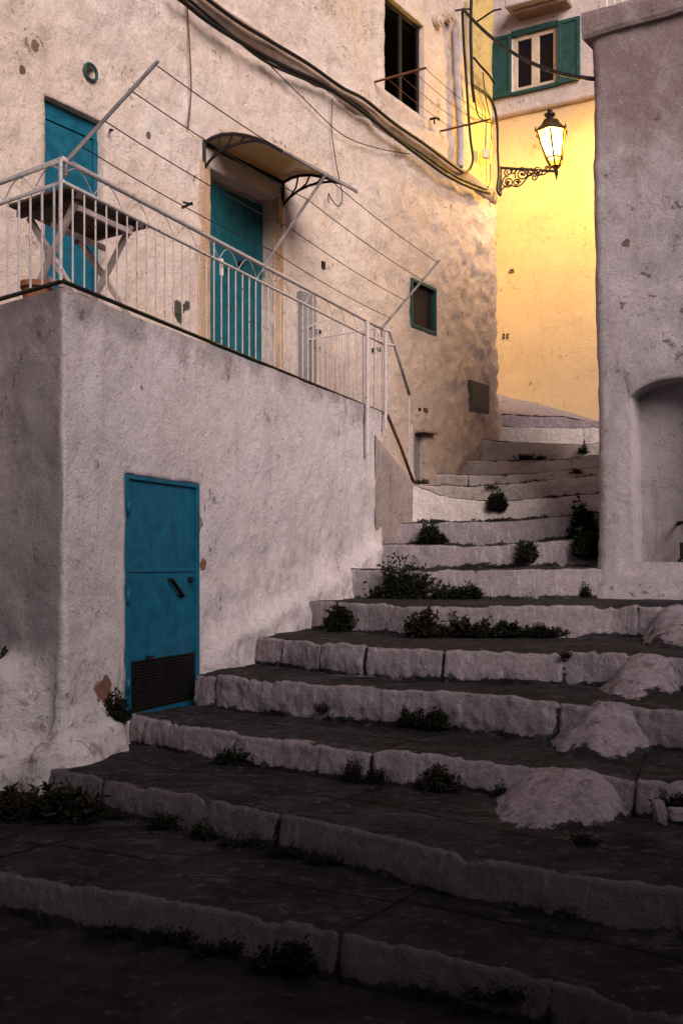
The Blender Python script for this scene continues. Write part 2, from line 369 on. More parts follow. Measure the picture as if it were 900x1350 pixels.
cg = t.mix(t.ramp(mid, .3, .7), (.011,.0095,.011), (.036,.031,.035)); cg = t.mix(t.ramp(fi, .55, .72, 0, .7), cg, (.10,.088,.097)); 
t.bump([(mid, .06, .6), (fi, .02, .9)]); M['ground'] = t.fin(cg, .95, .1)

# ------------------------------------------------------------------ ground
g = MB(); rows = []
def glist(a, b, c, d, st):  # fine in the middle, coarse outside
    return [a, (a+b)/2] + [lerp(b, c, i/int((c-b)/st)) for i in range(int((c-b)/st)+1)] + [(c+d)/2, d]
for y in glist(-60, .8, 6.4, 80, .06):
    rows.append([(x, y, .02*fbm(x*1.5, y*1.5, 0) + .008*nz(x*9, y*9, 2) - .015 if abs(x) < 4 and y < 7 else -.02) for x in glist(-60, -2.6, 2.6, 60, .06)])
g.grid(rows); o = g.build('ground', M['ground'], smooth=True); o['kind'] = 'structure'

# ------------------------------------------------------------------ the staircase
zed = lambda z, pts: [at_z(a, b, z) for a, b in pts]
STEPS = [
 zed(.16, [(0,1150),(225,1190),(450,1231),(675,1279),(900,1345)]),
 zed(.34, [(75,1014),(200,1040),(450,1092),(640,1138),(900,1176)]),
 zed(.52, [(188,948),(325,970),(450,988),(585,997),(700,1008),(850,1030),(900,1038)]),
 zed(.76, [(300,893),(375,900),(450,906),(625,917),(750,927),(895,936)]),
 zed(.99, [(370,842),(450,850),(585,857),(760,860),(900,866)]),
 zed(1.25,[(430,794),(560,799),(700,800),(800,799),(900,801)]),
 [at_y(*p) for p in ((468,750,11.6),(560,752,11.4),(680,750,11.35),(765,747,11.5))] + [R.P(.10, 1.58, -.07), R.P(1.3, 1.58, -.07)],
 [at_y(*p) for p in ((510,717,12.5),(640,719,12.3),(730,711,12.2),(797,708,12.1))],
 [at_y(*p) for p in ((545,688,13.2),(650,687,13.0),(730,681,12.9),(797,676,12.8))],
 [at_y(*p) for p in ((538,636,13.75),(582,655,13.7),(640,660,13.6),(730,654,13.5),(797,648,13.4))],
 [at_y(*p) for p in ((565,638,14.8),(617,641,14.5),(704,634,14.3),(797,625,14.1))],
 [at_y(*p) for p in ((580,623,15.4),(620,626,15.1),(698,624,14.9),(797,614,14.7))],
 [at_y(*p) for p in ((620,606,16.2),(676,607,15.8),(710,607,15.6),(797,599,15.3))],
 [at_y(*p) for p in ((620,575,16.7),(654,581,16.5),(710,584,16.3),(770,585,16.1),(797,581,16.0))],
 [at_y(*p) for p in ((640,558,17.3),(689,563,17.2),(735,563,17.1),(797,563,17.0))],
 [at_y(*p) for p in ((668,546,18.0),(704,548,17.9),(735,547,17.9),(797,559,17.7))],
]
TOPB = [at_y(*p) for p in ((640,514,19.55),(673,525,19.35),(704,531,19.1),(748,545,18.8),(797,558,18.5))]
EXT = [(2.5,1.6),(1.2,1.6),(.5,1.6),(.35,1.4),(.35,1.2),(.3,1.0),(.3,.1),(.3,.5),(.3,.5),(.4,.5),(.8,.5),(.8,.5),(.8,.5),(.8,.5),(.8,.5),(.8,.5),(.8,.6)]
def extend(p, k):
    a, b = EXT[k]; p = list(p)
    d0 = (p[0]-p[1]); d0.z = 0; d0.normalize(); d1 = (p[-1]-p[-2]); d1.z = 0; d1.normalize()
    return [p[0]+d0*a] + p + [p[-1]+d1*b]
LINES = [extend(p, k) for k, p in enumerate(STEPS+[TOPB])]
def plen(p): return sum((p[i+1]-p[i]).length for i in range(len(p)-1))
def psample(p, t):
    L = plen(p)*t
    for i in range(len(p)-1):
        l = (p[i+1]-p[i]).length
        if L <= l or i == len(p)-2: return p[i].lerp(p[i+1], min(1.0, L/l))
        L -= l
def smooth_line(p, n):
    q = [psample(p, i/n) for i in range(n+1)]
    w = max(1, n//40)
    for _ in range(2): q = [q[0]] + [sum((q[max(0,min(n,i+k))] for k in range(-w, w+1)), Vector((0,0,0)))/(2*w+1) for i in range(1, n)] + [q[-1]]
    return q
stair = thing('staircase', (0.8, 9.0, 0), 'wide worn stone staircase with whitewashed risers climbing between the houses', 'staircase')
ROUGH = [.9,.9,1.3,1.6,1.3,1.0,.9,.9,1.0,1.0,1.0,1.0,1.0,1.0,.9,.7]
for k in range(16):
    rnd = random.Random(40+k); L = plen(LINES[k]); near = k < 6
    n = int(L/(.016 if near else .024)); FR = smooth_line(LINES[k], n); BK = smooth_line(LINES[k+1], n)
    joints = []; x = rnd.uniform(.2, .7)
    while x < L: joints.append((x, (rnd.uniform(.3, .9) if rnd.random() < .7 else .12)*(.85 if k < 5 else .3), rnd.uniform(.006, .014))); x += rnd.uniform(.35, 1.2) if k in (2,3,4) else rnd.uniform(.7, 1.7)
    zprev = (lambda p: -.03) if k == 0 else None
    nr, nt = (12, 4), (64 if k < 3 else 26 if near else 10)
    depthj = rnd.uniform(.32, .5)
    rowsn = 12 + 4 + nt; cols = []; att = []
    A = ROUGH[k]
    PRV = None if k == 0 else smooth_line(LINES[k-1], n)
    for i in range(n+1):
        p = FR[i]; a = FR[max(0,i-3)]; b = FR[min(n,i+3)]; tg = (b-a); tg.z = 0; tg.normalize(); no = Vector((tg.y, -tg.x, 0))
        s = L*i/n; jd = 0.0; bid = 0; jw = 0
        for q, (jx, js, w) in enumerate(joints):
            if jx < s: bid = q+1
            e = math.exp(-((s-jx)/w)**2)*js
            jd = max(jd, e)
        boff = (random.Random(bid*31+k).random()-.5)*.012*A; zo = (random.Random(bid*17+k).random()-.5)*.016
        zt = p.z + zo*A + .012*A*nz(s*2.2, k*3.7, 0) + .006*A*nz(s*8, k*3.7, 4)
        zl = -.06 if k == 0 else min(PRV[i].z, p.z-.12) - .05
        back = BK[i] - p; back.z = 0; bl = max(back.length, .1); bd = back.normalized() if back.length > .02 else -no
        zt -= (.030 if k < 6 else .012)*sm(.30, .62, nz(s*2.9, k*2.9, 1.7)+.25*nz(s*17, k, 3)) + (.010 if k < 6 else .005)*fbm(s*11, k*2.9, 6.7, 3)
        rr = .022 + .014*A*(.5+nz(s*4, k, 7)); col = []; ca = []
        for j in range(12):                      # riser, bottom to just below the nose
            f = j/11; z = lerp(zl, zt-rr, f)
            bulge = boff + A*(.016*nz(s*2.6, z*5, k*5.1) + (.013 if k in (2, 3, 4) else .007)*fbm(s*5.5, z*6, k*2.2, 3) + .006*nz(s*20, z*22, k)) - jd*.035 + .02*(1-f)
            if k < 5: bulge += .010*math.sin(f*math.pi)*A
            q = Vector((p.x, p.y, z)) + no*bulge; col.append(q)
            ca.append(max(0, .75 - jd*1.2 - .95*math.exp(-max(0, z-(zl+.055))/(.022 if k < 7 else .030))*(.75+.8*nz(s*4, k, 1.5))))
        top = Vector((p.x, p.y, zt)) + no*(boff + A*(.016*nz(s*2.6, (zt-rr)*5, k*5.1)+(.013 if k in (2, 3, 4) else .007)*fbm(s*5.5, (zt-rr)*6, k*2.2, 3)) - jd*.035)
        for j in range(1, 5):
            th = j/4*math.pi/2; q = top + bd*(rr*(1-math.cos(th))) ; q.z = zt - rr + rr*math.sin(th); col.append(q)
            ca.append(((.92, .8, .62, .48) if k < 6 else (.72, .34, .16, .1))[j-1] - jd*.6 + .35*nz(s*5, k, 3))
        for j in range(1, nt+1):
            f = (j/nt)**1.15; d = rr + f*(bl+.22)
            q = Vector((top.x, top.y, 0)) + bd*d
            if k == 15: q.z = lerp(zt, BK[i].z+.02, min(1, d/bl))
            else: q.z = lerp(zt, p.z, sm(0, .3, f)) + .008*A*fbm(q.x*2.2, q.y*2.2, k) + .004*A*nz(q.x*11, q.y*11, k)
            q.z -= jd*.016*(1 if k < 3 else .4)
            col.append(q); ca.append(.58*math.exp(-d/.13)*(.55+.9*fbm(s*2.2, k, 8, 3)) + (.25 if k in (2,3,4) else .12)*max(0, nz(q.x*2.1, q.y*2.1, k+4)) + (.45*sm(bl-.10, bl, d) if k > 2 else 0) - jd*(1.1 if k < 3 else .3) - (1.0*math.exp(-((d-depthj-.03*nz(s*1.3, k, 2)-.02*bid%.07)/.011)**2)*max(0, .7+.8*nz(s*1.7, k, 5)) if k < 3 else 0) + (.75 if k == 15 else 0))
        cols.append(col); att += ca
    mb = MB(); mb.grid(cols)
    mb.f = [f[::-1] for f in mb.f]
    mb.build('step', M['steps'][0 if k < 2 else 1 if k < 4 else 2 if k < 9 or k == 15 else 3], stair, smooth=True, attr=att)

# ground level along the terrace wall
GL = [(-9,.05),(5.5,.05),(6.8,.3),(7.4,.5),(8.3,.6),(8.5,.78),(9.2,.98),(10.4,1.22),(11.6,1.5),(12.5,1.8),(13.2,2.1),(13.8,2.5),(15.0,2.75),(16.3,3.2),(17.0,3.65),(18,4.1),(30,4.6)]
def glev(y):
    for i in range(len(GL)-1):
        if y <= GL[i+1][0]: return lerp(GL[i][1], GL[i+1][1], (y-GL[i][0])/(GL[i+1][0]-GL[i][0]))
    return 4.6

# ------------------------------------------------------------------ big house (left)
house = thing('old_house', (H.P(5, 0).x, H.P(5, 0).y, 2.2), 'tall old pinkish plaster house with teal doors rising behind the railed terrace', 'house')
cu, _ = H.uv(656, 300)                                    # corner position along the wall
hu = lambda px, py: H.uv(px, py)
def opening(fr, a, b, c, d, depth, **k):                 # from pixel left/right/top/bottom references
    o = dict(s0=a, s1=b, z0=c, z1=d, d=depth); o.update(k); return o
d1a, d1t = hu(60, 125); d1b, d1t2 = hu(137, 166)
d2a, d2t = hu(277, 222); d2b, _ = hu(362, 260)
w1a, w1t = hu(541, 366); w1b, _ = hu(574, 380); _, w1l = hu(541, 430)
w2a, w2t = hu(508, -10); w2b, _ = hu(559, 25); _, w2l = hu(508, 118)
na, nt_ = hu(546, 570); nb, _ = hu(557, 575); _, nl = hu(549, 634)
va, vt = hu(111, 84); vb, _ = hu(124, 88); _, vl = hu(117, 104)
DK = 3.38
ops = [opening(H, d1a, d1b, DK, d1t, .14), opening(H, d2a, d2b, DK, d2t, .20), opening(H, w1a, w1b, w1l, w1t, .10),
       opening(H, w2a, w2b, w2l, w2t, .20), opening(H, na, nb, nl-.3, nt_, .30), opening(H, va, vb, vl, vt, .2, rise=.0)]
def house_off(s, z, x, y):
    lump = sm(cu-2.4, cu-.8, s)*sm(7.3, 6.6, z)
    a = .030*fbm(s*1.1, z*1.1, 4.2, 3) + .016*fbm(s*3.5, z*3.5, 1.7, 3) + .007*fbm(s*9, z*9, 6.7, 2)
    a += (.016+.030*lump)*noise.turbulence((s*5.0, z*5.0, 8.0), 3, False) - .010*sm(.35, .75, nz(s*6, z*6, 2.5))
    a += .10*math.exp(-max(0, z-glev(y))/.75)*sm(8.5, 11, y)
    a -= .05*sm(7.40, 7.55, z)                           # upper storey set back above the ledge
    return a
P1 = H.P(cu, 0)
path = [H.P(-1.2, 0).to_2d(), P1.to_2d(), (P1 - H.N*3.0).to_2d()]
mb = curtain([tuple(p) for p in path], 1.2, 1.8, 11.6, .055, .055, ops, house_off, rad=.13)
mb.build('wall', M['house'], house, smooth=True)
# cable ledge
mb = MB(); rows = []
prof = [(-.06,7.50),(.02,7.46),(.055,7.40),(.05,7.31),(.01,7.25),(-.05,7.22)]
nS = 150
for a, z in prof:
    rows.append([H.P(lerp(-1.0, cu-.12, i/nS), z+.018*nz(i*.13, z*3, 1), a+.020*nz(i*.22, z*7, 5)) for i in range(nS+1)])
mb.grid(rows); mb.build('ledge', M['ledge'], house, smooth=True)
# doors
def plank_door(fr, parent, u0, u1, z0, z1, n, mat, planks, name='door'):
    d = MB(); w = (u1-u0)/planks
    for i in range(planks): fr.box(d, u0+i*w+.003, u0+(i+1)*w-.003, z0, z1, n-.04, n+.004*(i % 2))
    return d.build(name, mat, parent, bev=.003)
dr = plank_door(H, house, d1a-.05, d1b+.05, DK, d1t-.16, -.10, M['blue'], 1)
m = MB(); H.box(m, d1a-.05, d1b+.05, d1t-.155, d1t+.03, -.13, -.085); H.box(m, d1a-.05, d1a+.05, DK, d1t-.16, -.093, -.075); H.box(m, d1b-.05, d1b+.05, DK, d1t-.16, -.093, -.075); m.build('door_frame', M['blue'], dr, bev=.004)
m = MB(); m.tube([H.at(146,171,.0), H.at(146,171,.07), H.at(149,172,.09)], .012); m.build('door_hook', M['black'], dr)
dr = plank_door(H, house, d2a-.05, d2b+.05, DK, d2t-.05, -.17, M['teal'], 6)
m = MB(); u, z = H.uv(293, 352, -.15); H.box(m, u-.02, u+.02, z-.09, z+.09, -.168, -.15); m.tube([H.P(u, z+.02, -.15), H.P(u, z+.02, -.10), H.P(u+.09, z+.02, -.10)], .011); m.build('handle', M['white'], dr)
m = MB(); u, z = H.uv(317, 348, -.15); H.box(m, u-.03, u+.03, z-.025, z+.025, -.168, -.13); m.build('latch', M['black'], dr)
for a, b in ((d2a-.19, d2a+.004), (d2b-.004, d2b+.15)):
    m = MB(); rws = []
    for j in range(60):
        z = lerp(DK, d2t+.02, j/59); rws.append([H.P(lerp(a, b, i/6), z, .028+.012*nz(i*.6, z*5, a)-(.05 if i in (0, 6) else 0)) for i in range(7)])
    m.grid(rws); m.build('door_jamb', M['tan'], house, smooth=True)
# upper dark window with louvred shutters
wf = MB(); H.box(wf, w2a, w2a+.06, w2l, w2t, -.15, -.08); H.box(wf, w2b-.06, w2b, w2l, w2t, -.15, -.08); H.box(wf, w2a+.06, w2b-.06, w2t-.06, w2t, -.15, -.08); H.box(wf, w2a+.06, w2b-.06, w2l, w2l+.06, -.15, -.08)
wm = (w2a+w2b)/2; H.box(wf, wm-.03, wm+.03, w2l+.06, w2t-.06, -.15, -.075)
wf = wf.build('window', M['brownwood'], house, bev=.004)
m = MB()
for a, b in ((w2a+.06, wm-.03), (wm+.03, w2b-.06)):
    z = w2l+.07
    while z < w2t-.08:
        m.hexa([H.P(a,z,-.09),H.P(b,z,-.09),H.P(b,z,-.098),H.P(a,z,-.098),H.P(a,z+.035,-.13),H.P(b,z+.035,-.13),H.P(b,z+.035,-.138),H.P(a,z+.035,-.138)]); z += .045
m.build('louvres', M['brownwood'], wf)
m = MB(); H.box(m, w2a+.01, w2b-.01, w2l+.01, w2t-.01, -.195, -.16); m.build('window_back', M['dark'], wf)
# small green window
wf = MB(); e = .045
H.box(wf, w1a, w1a+e, w1l, w1t, -.06, .02); H.box(wf, w1b-e, w1b, w1l, w1t, -.06, .02); H.box(wf, w1a+e, w1b-e, w1t-e, w1t, -.06, .02); H.box(wf, w1a+e, w1b-e, w1l, w1l+e, -.06, .02)
wf = wf.build('window', M['sage'], house, bev=.004)
m = MB(); q = 5; ww = (w1b-w1a-2*e)/q
for i in range(q): H.box(m, w1a+e+i*ww+.004, w1a+e+(i+1)*ww-.004, w1l+e, w1t-e, -.07, -.04)
m.build('shutter', M['brownwood'], wf)
# round vent with teal rim
m = MB(); uc, zc = (va+vb)/2, (vl+vt)/2; rw, rh = (vb-va)*.62, (vt-vl)*.62
ring = [H.P(uc+rw*math.cos(a), zc+rh*math.sin(a), .025) for a in [2*math.pi*i/24 for i in range(25)]]
m.tube(ring, .013, 8, False); vn = m.build('vent_pipe', M['sage'], house, smooth=True)
# meter cover, pipes, wall bits
ga, gt = hu(614, 501); gb, _ = hu(639, 512); _, gl = hu(614, 541)
m = MB(); pm = H.P((ga+gb)/2, 0); nf = house_off((ga+gb)/2, (gl+gt)/2, pm.x, pm.y)+.035; H.box(m, ga, gb, gl, gt, -.05, nf); mc = m.build('meter_cover', M['greymetal'], house, bev=.006)
m = MB(); H.box(m, ga+.04, gb-.04, gl+.05, gt-.05, nf, nf+.008); m.build('cover_panel', M['greymetal'], mc, bev=.003)
m = MB(); a, zt = hu(391, 384); b, _ = hu(410, 395); H.box(m, a, b, DK, zt, -.05, .075); m.build('meter_box', M['greypl'], house, bev=.008)
m = MB(); a, zt = hu(552, 571); H.box(m, a-.08, a+.32, zt, zt+.035, -.03, .13); m.build('lintel', M['ledge'], house, bev=.006)
m = MB(); H.box(m, nb-.10, nb, nl-.3, nt_, -.28, -.05); m.build('niche_door', M['greypl'], house)
for (px, py, w, h, mt) in ((559, 541, 5, 6, 'rust'), (551, 540, 2, 4, 'dark'), (483, 463, 2, 5, 'dark'), (490, 462, 4, 5, 'dark'), (497, 461, 4, 5, 'dark'), (505, 460, 3, 3, 'dark'), (410, 418, 3, 14, 'dark'), (418, 438, 5, 6, 'dark'), (424, 350, 4, 10, 'dark')):
    a, z = hu(px, py); k = H.P(a, z).y/F; m = MB(); H.box(m, a-w*k*.9, a+w*k*.9, z-h*k/2, z+h*k/2, -.03, .035); m.build('wall_bit', M[mt], house, bev=.004)  # tallest dark boxes stand for wall holes, their shade painted dark

# ------------------------------------------------------------------ terrace block (front, with lower blue door)
ter = thing('terrace_block', (TER.P(2.5, 0).x-.3, TER.P(2.5, 0).y, 0), 'rough pale plaster terrace block carrying the railing, blue metal door in its front', 'terrace')
tu = TER.uv
LA, LT = tu(165, 624); LB, LT2 = tu(263.5, 638); LZ = .50
LT = (LT+LT2)/2
tend = tu(506, 550)[0]
PE = TER.P(tend, 0)
def corner_pt(d): return (TER.p[0]-.755*d, TER.p[1]+.656*d)
tp = [corner_pt(2.0), TER.p, tuple(PE.to_2d()), tuple((PE-TER.N*1.0).to_2d())]
def ter_off(s, z, x, y):
    g0 = glev(y) if s > -.05 else lerp(.30, .75, sm(0, -1.2, s))
    h = z-g0; nd = sm(0, .22, max(LA-s, s-LB))           # no flare at the door
    fl = .13*math.exp(-max(0, h-.03)/.10)*(nd if s > LA-.4 else 1)
    if s < LA: fl += .09*math.exp(-max(0, h)/.25)*sm(LA-.05, -.1, s)
    if s < 0: fl += .20*sm(.98, .80, z+.25*nz(s*3, z*2, 6))*sm(-.12, -.45, s)
    fl *= sm(tend-.05, tend-.5, s)
    r = .020*fbm(s*1.0, z*1.0, 2.2, 3) + .009*fbm(s*4, z*4, 6.1, 3) + .004*nz(s*13, z*13, 1) + .003*nz(s*28, z*28, 1)
    r += .06*fbm(s*2.6, z*2.6, 11, 4)*math.exp(-max(0, h)/.5)
    return fl + r - .006*z*0
mb = curtain(tp, 2.0, -.25, DK, .035, .035, [opening(TER, LA, LB, LZ, LT, .05, keep=.15)], ter_off, rad=.035)
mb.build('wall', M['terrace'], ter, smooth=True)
m = MB(); m.f = []                                        # deck slab
pl = [(corner_pt(2.05)[0]+.04, corner_pt(2.05)[1]+.05), (TER.p[0]-.02, TER.p[1]+.10), tuple((PE-TER.N*.06).to_2d()), tuple((PE-TER.N*1.2).to_2d()), tuple(H.P(-.8, 0, -.1).to_2d())]
m.v = [Vector((x, y, DK-.05)) for x, y in pl] + [Vector((x, y, DK)) for x, y in pl]
k = len(pl); m.f = [tuple(range(k-1, -1, -1)), tuple(range(k, 2*k))] + [(i, (i+1) % k, (i+1) % k+k, i+k) for i in range(k)]
m.build('deck_slab', M['stub'], ter, bev=.012)
# brown stub wall with sloping top beside the side stairs
A_ = at_y(506, 590, PE.y) - TER.U*.35; B_ = at_y(546, 641, 13.85)
m = MB(); rws = []
for j in range(24):
    rws.append([Vector((lerp(A_.x, B_.x, i/16), lerp(A_.y, B_.y, i/16), lerp(1.5, lerp(A_.z+.10, B_.z, i/16), j/23))) + TER.N*(.012*nz(i*.4, j*.4, 4)+.02) for i in range(17)])
rws.append([q - TER.N*.9 for q in rws[-1]])
m.grid(rws); m.build('stub_wall', M['stub'], ter, smooth=True)
# the lower door
ld = MB(); TER.box(ld, LA-.03, LB+.03, LZ-.03, LT+.03, -.045, -.018); ld = ld.build('door', M['blue_low'], ter, bev=.003)
m = MB()
TER.box(m, LA+.004, LA+.045, LZ, LT-.004, -.018, .004); TER.box(m, LB-.05, LB-.004, LZ, LT-.004, -.018, .002)
TER.box(m, LA+.045, LB-.05, LT-.035, LT-.004, -.018, .003); TER.box(m, LA+.045, LB-.05, LZ, LZ+.045, -.018, .004); m.build('door_frame', M['blue_low'], ld, bev=.003)
_, zs = tu(214, 752)
for f in (.14, .50, .86):
    m = MB(); z = lerp(LZ, LT, f); q = TER.P(LA+.022, z, .012); m.tube([q-Vector((0,0,.05)), q+Vector((0,0,.05))], .014, 8); m.build('hinge', M['blue_low'], ld, smooth=True)
m = MB(); TER.box(m, LA+.08, LB-.055, zs-.012, zs+.012, -.018, -.008); m.build('seam_strip', M['blue_low'], ld, bev=.003)
m = MB(); a = TER.at(227, 764, .015); b = TER.at(242, 786, .015); m.bar(a, b, .03, .018)
m.tube([a-TER.N*.035, a], .012); m.tube([b-TER.N*.035, b], .012); m.build('handle', M['dark'], ld, bev=.003)
m = MB(); c = TER.at(252, 764); m.tube([c-TER.N*.03, c+TER.N*.012], .022, 12); m.build('lock', M['dark'], ld)
ga, gt = tu(176, 873); gb, _ = tu(257, 876); _, gl = tu(214, 931)
m = MB(); TER.box(m, ga, gb, gl, gt, -.018, -.012); m.build('vent_opening', M['dark'], ld)
m = MB()
for i in range(23): u = lerp(ga, gb, i/22); TER.box(m, u-.004, u+.004, gl, gt, -.008, -.001)
for i in range(17): z = lerp(gl, gt, i/16); TER.box(m, ga, gb, z-.0055, z+.0055, -.0085, .003)
m.build('vent_grille', M['cable'], ld)
m = MB(); TER.box(m, LA+.3, LA+.36, gt, gt+.03, -.018, .015); m.build('vent_catch', M['dark'], ld, bev=.003)

# ------------------------------------------------------------------ railing along the terrace
def rail_pt(u, f):                                        # f: 0 bottom rail, 1 mid rail, 2 top rail
    t = u/tend; z = (lerp(3.43, 3.385, t), lerp(4.07, 4.19, t), lerp(4.215, 4.36, t))[f]
    return TER.P(u, z, -.02)
def rail_left(d, f):
    x, y = corner_pt(d); return Vector((x+.02, y, (3.43, 4.07, 4.215)[f] + (.02*d if f else 0)))
rl = thing('railing', (TER.p[0], TER.p[1], DK), 'white painted iron railing with scrolled band round the terrace edge', 'railing')
for f, r, nm in ((2, .018, 'top_rail'), (1, .013, 'middle_rail')):
    m = MB(); m.tube([rail_left(2.0, f), rail_left(1.0, f), rail_left(.03, f), rail_pt(.03, f)] + [rail_pt(tend*i/12, f) for i in range(1, 13)], r, 10); m.build(nm, M['rail'], rl, smooth=True)
m = MB(); m.tube([rail_left(2.0, 0), rail_left(.03, 0), rail_pt(.03, 0), rail_pt(tend, 0)], .016, 8); m.build('bottom_rail', M['black'], rl)
nb_ = 48
for i in range(nb_+1):
    u = tend*i/nb_; m = MB(); thick = i in (0,)
    m.tube([rail_pt(u, 0), rail_pt(u, 2 if i in (0, 16, 32) else 1)], .013 if thick else .0064, 6); m.build('baluster', M['rail'], rl)
for i in range(1, 15):
    d = i*.135; m = MB(); m.tube([rail_left(d, 0), rail_left(d, 1)], .0085, 6); m.build('baluster', M['rail'], rl)
m = MB()
def wave(fn, L, sg):
    pts = []
    for i in range(int(L/.02)):
        d = i*.02+.04; ph = (d % .36)/.36
        lo, hi = fn(d, 1), fn(d, 2); pts.append(lo.lerp(hi, .06+.82*abs(math.sin(ph*math.pi))))
    return pts
m.tube(wave(rail_pt, tend-.05, 1), .0034, 5); m.build('scroll_band', M['rail'], rl)
m = MB(); m.tube(wave(rail_left, 1.9, 1), .0055, 5); m.build('scroll_band', M['rail'], rl)
# end posts, one of them running down the wall
for px, y0, y1 in ((478, 424, 600), (502, 440, 566)):
    u = tu(px, 500)[0]; zt, zb = tu(px, y0)[1], tu(px, y1)[1]; m = MB(); m.tube([TER.P(u, zb, .055), TER.P(u, zt, .055)], .026 if px == 478 else .02, 10); m.build('post', M['rail'], rl)
# descending handrails
Q0, Q1, Q2 = rail_pt(tend, 2), at_y(520, 455, 13.1), at_y(539, 520, 13.7)
m = MB(); m.tube([Q0, at_y(513, 436, 12.95), Q1, Q2], .021, 8); m.tube([rail_pt(tend, 1), at_y(517, 455, 13.05), Q1], .017, 8); m.build('stair_handrail', M['rail'], rl, smooth=True)
m = MB(); m.tube([rail_pt(tend, 0), at_y(511, 548, 13.0), at_y(529, 592, 13.4), at_y(544, 634, 13.85)], .02, 8); m.build('stair_lower_rail', M['rust'], rl, smooth=True)
for px, py0, py1, Y in ((539, 520, 638, 13.75), (542, 560, 638, 13.85)):
    m = MB(); m.tube([at_y(px, py0, Y), at_y(px, py1, Y)], .011, 6); m.build('baluster', M['rail'], rl)
# gate across the end of the terrace
gA = at_y(388, 451, 12.75); gB = Vector(TER.P(tend-.05, 0, -.1)); gB.z = 4.36
gt_ = thing('terrace_gate', (gA.x, gA.y, DK), 'low white iron gate with curled top closing the end of the terrace', 'gate')
m = MB(); m.tube([Vector((gA.x, gA.y, DK)), gA, gB, Vector((gB.x, gB.y, DK))], .014, 8); m.tube([gA+Vector((0,0,-.62)), gB+Vector((0,0,-.75))], .010, 6); m.build('frame', M['rail'], gt_)
for i in range(1, 9):
    p = gA.lerp(gB, i/9); m = MB(); m.tube([Vector((p.x, p.y, DK+.02)), p], .008, 6); m.build('bar', M['rail'], gt_)
m = MB(); L = gB-gA
arc = [gA + L*t + Vector((0,0,.02+.17*math.sin(min(1, t*1.35)*math.pi)**.8*(1 if t*1.35 < 1 else 0))) for t in [i/30 for i in range(31)]]
m.tube(arc[:23], .007, 5)
for c0, r0 in ((.10, .05), (.33, .06), (.55, .07), (.78, .06)):
    cc = gA + L*c0 + Vector((0,0,.07)); ln = L.normalized()
    m.tube([cc + (ln*math.cos(a)+Vector((0,0,1))*math.sin(a))*r0*(1-a/11) for a in [i*.4 for i in range(20)]], .006, 5)
m.build('curls', M['rail'], gt_)

# ------------------------------------------------------------------ clothes line on outward poles
cl = thing('clothesline', (TER.p[0]+.3, TER.p[1], 4.2), 'four clothes wires strung between three slanted metal poles on the terrace railing', 'clothesline')
bases = [rail_pt(.06, 2), rail_pt(tu(350, 335)[0], 2), rail_pt(tend-.03, 2)]
tips = [at_y(207, 82, bases[0].y-.22), at_y(430, 229, bases[1].y-.22), at_y(578, 344, bases[2].y-.22)]
for b, e in zip(bases, tips):
    m = MB(); m.tube([b-Vector((0,0,.1)), b, e, e+(e-b)*.02], [.015,.015,.013,.013], 8); m.build('pole', M['galv'], cl, smooth=True)
for f in (.98, .72, .42, .16):
    m = MB(); pts = []
    for a in range(2):
        p, q = bases[a].lerp(tips[a], f), bases[a+1].lerp(tips[a+1], f)
        pts += [p.lerp(q, i/14) - Vector((0,0,.03*4*(i/14)*(1-i/14))) for i in range(0 if a == 0 else 1, 15)]
    m.tube(pts, .0042, 5); m.build('wire', M['cable'], cl)
pp = bases[0].lerp(tips[0], .16).lerp(bases[1].lerp(tips[1], .16), .47)
m = MB(); m.bar(pp+Vector((-.04,0,-.03)), pp+Vector((.045,0,.01)), .012, .018); m.bar(pp+Vector((-.03,0,.015)), pp+Vector((.045,0,-.005)), .012, .014)
tag(m.build('clothes_peg', M['black']), 'dark clothes peg clipped on the lowest wire of the clothesline', 'clothes peg')

# ------------------------------------------------------------------ table on the terrace
TA, TB, TC, TD = [at_z(px, py, 4.12) for px, py in ((11,273),(95,246),(199,300),(114,322))]
TB = TB.lerp(TA, .06)
tc = (TA+TB+TC+TD)/4
tb = thing('folding_table', (tc.x, tc.y, DK), 'folding wooden table with dark slatted top and crossed legs on the terrace corner', 'table')
m = MB()
for i in range(7):
    a0, a1 = i/7+.008, (i+1)/7-.008
    e0, e1, e2, e3 = TA.lerp(TB, a0), TA.lerp(TB, a1), TD.lerp(TC, a1), TD.lerp(TC, a0)
    m.hexa([e0, e1, e2, e3] + [q+Vector((0,0,.022)) for q in (e0, e1, e2, e3)])
for f in (.13, .87):
    m.bar(TA.lerp(TD, f)-Vector((0,0,.02)), TB.lerp(TC, f)-Vector((0,0,.02)), .05, .04)
m.build('table_top', M['topwood'], tb, bev=.003)
for f in (.17, .83):
    L0 = TA.lerp(TD, f).lerp(TB.lerp(TC, f), .08); L1 = TA.lerp(TD, f).lerp(TB.lerp(TC, f), .92)
    g0 = Vector((L0.x, L0.y, DK+.01)); g1 = Vector((L1.x, L1.y, DK+.01)); off = (TD-TA).normalized()*.024
    m = MB(); m.bar(L0-Vector((0,0,.03))+off, g1+off, .03, .045); m.build('leg', M['legwood'], tb, bev=.003)
    m = MB(); m.bar(L1-Vector((0,0,.03))-off, g0-off, .03, .045); m.build('leg', M['legwood'], tb, bev=.003)
for v, zz in ((.3, 3.64), (.5, 3.98), (.9, 4.05)):
    a = TA.lerp(TB, v).lerp(TD.lerp(TC, v), .17); b = TA.lerp(TB, v).lerp(TD.lerp(TC, v), .83); m = MB(); m.bar((a.x, a.y, zz), (b.x, b.y, zz), .025, .04); m.build('stretcher', M['legwood'], tb, bev=.003)
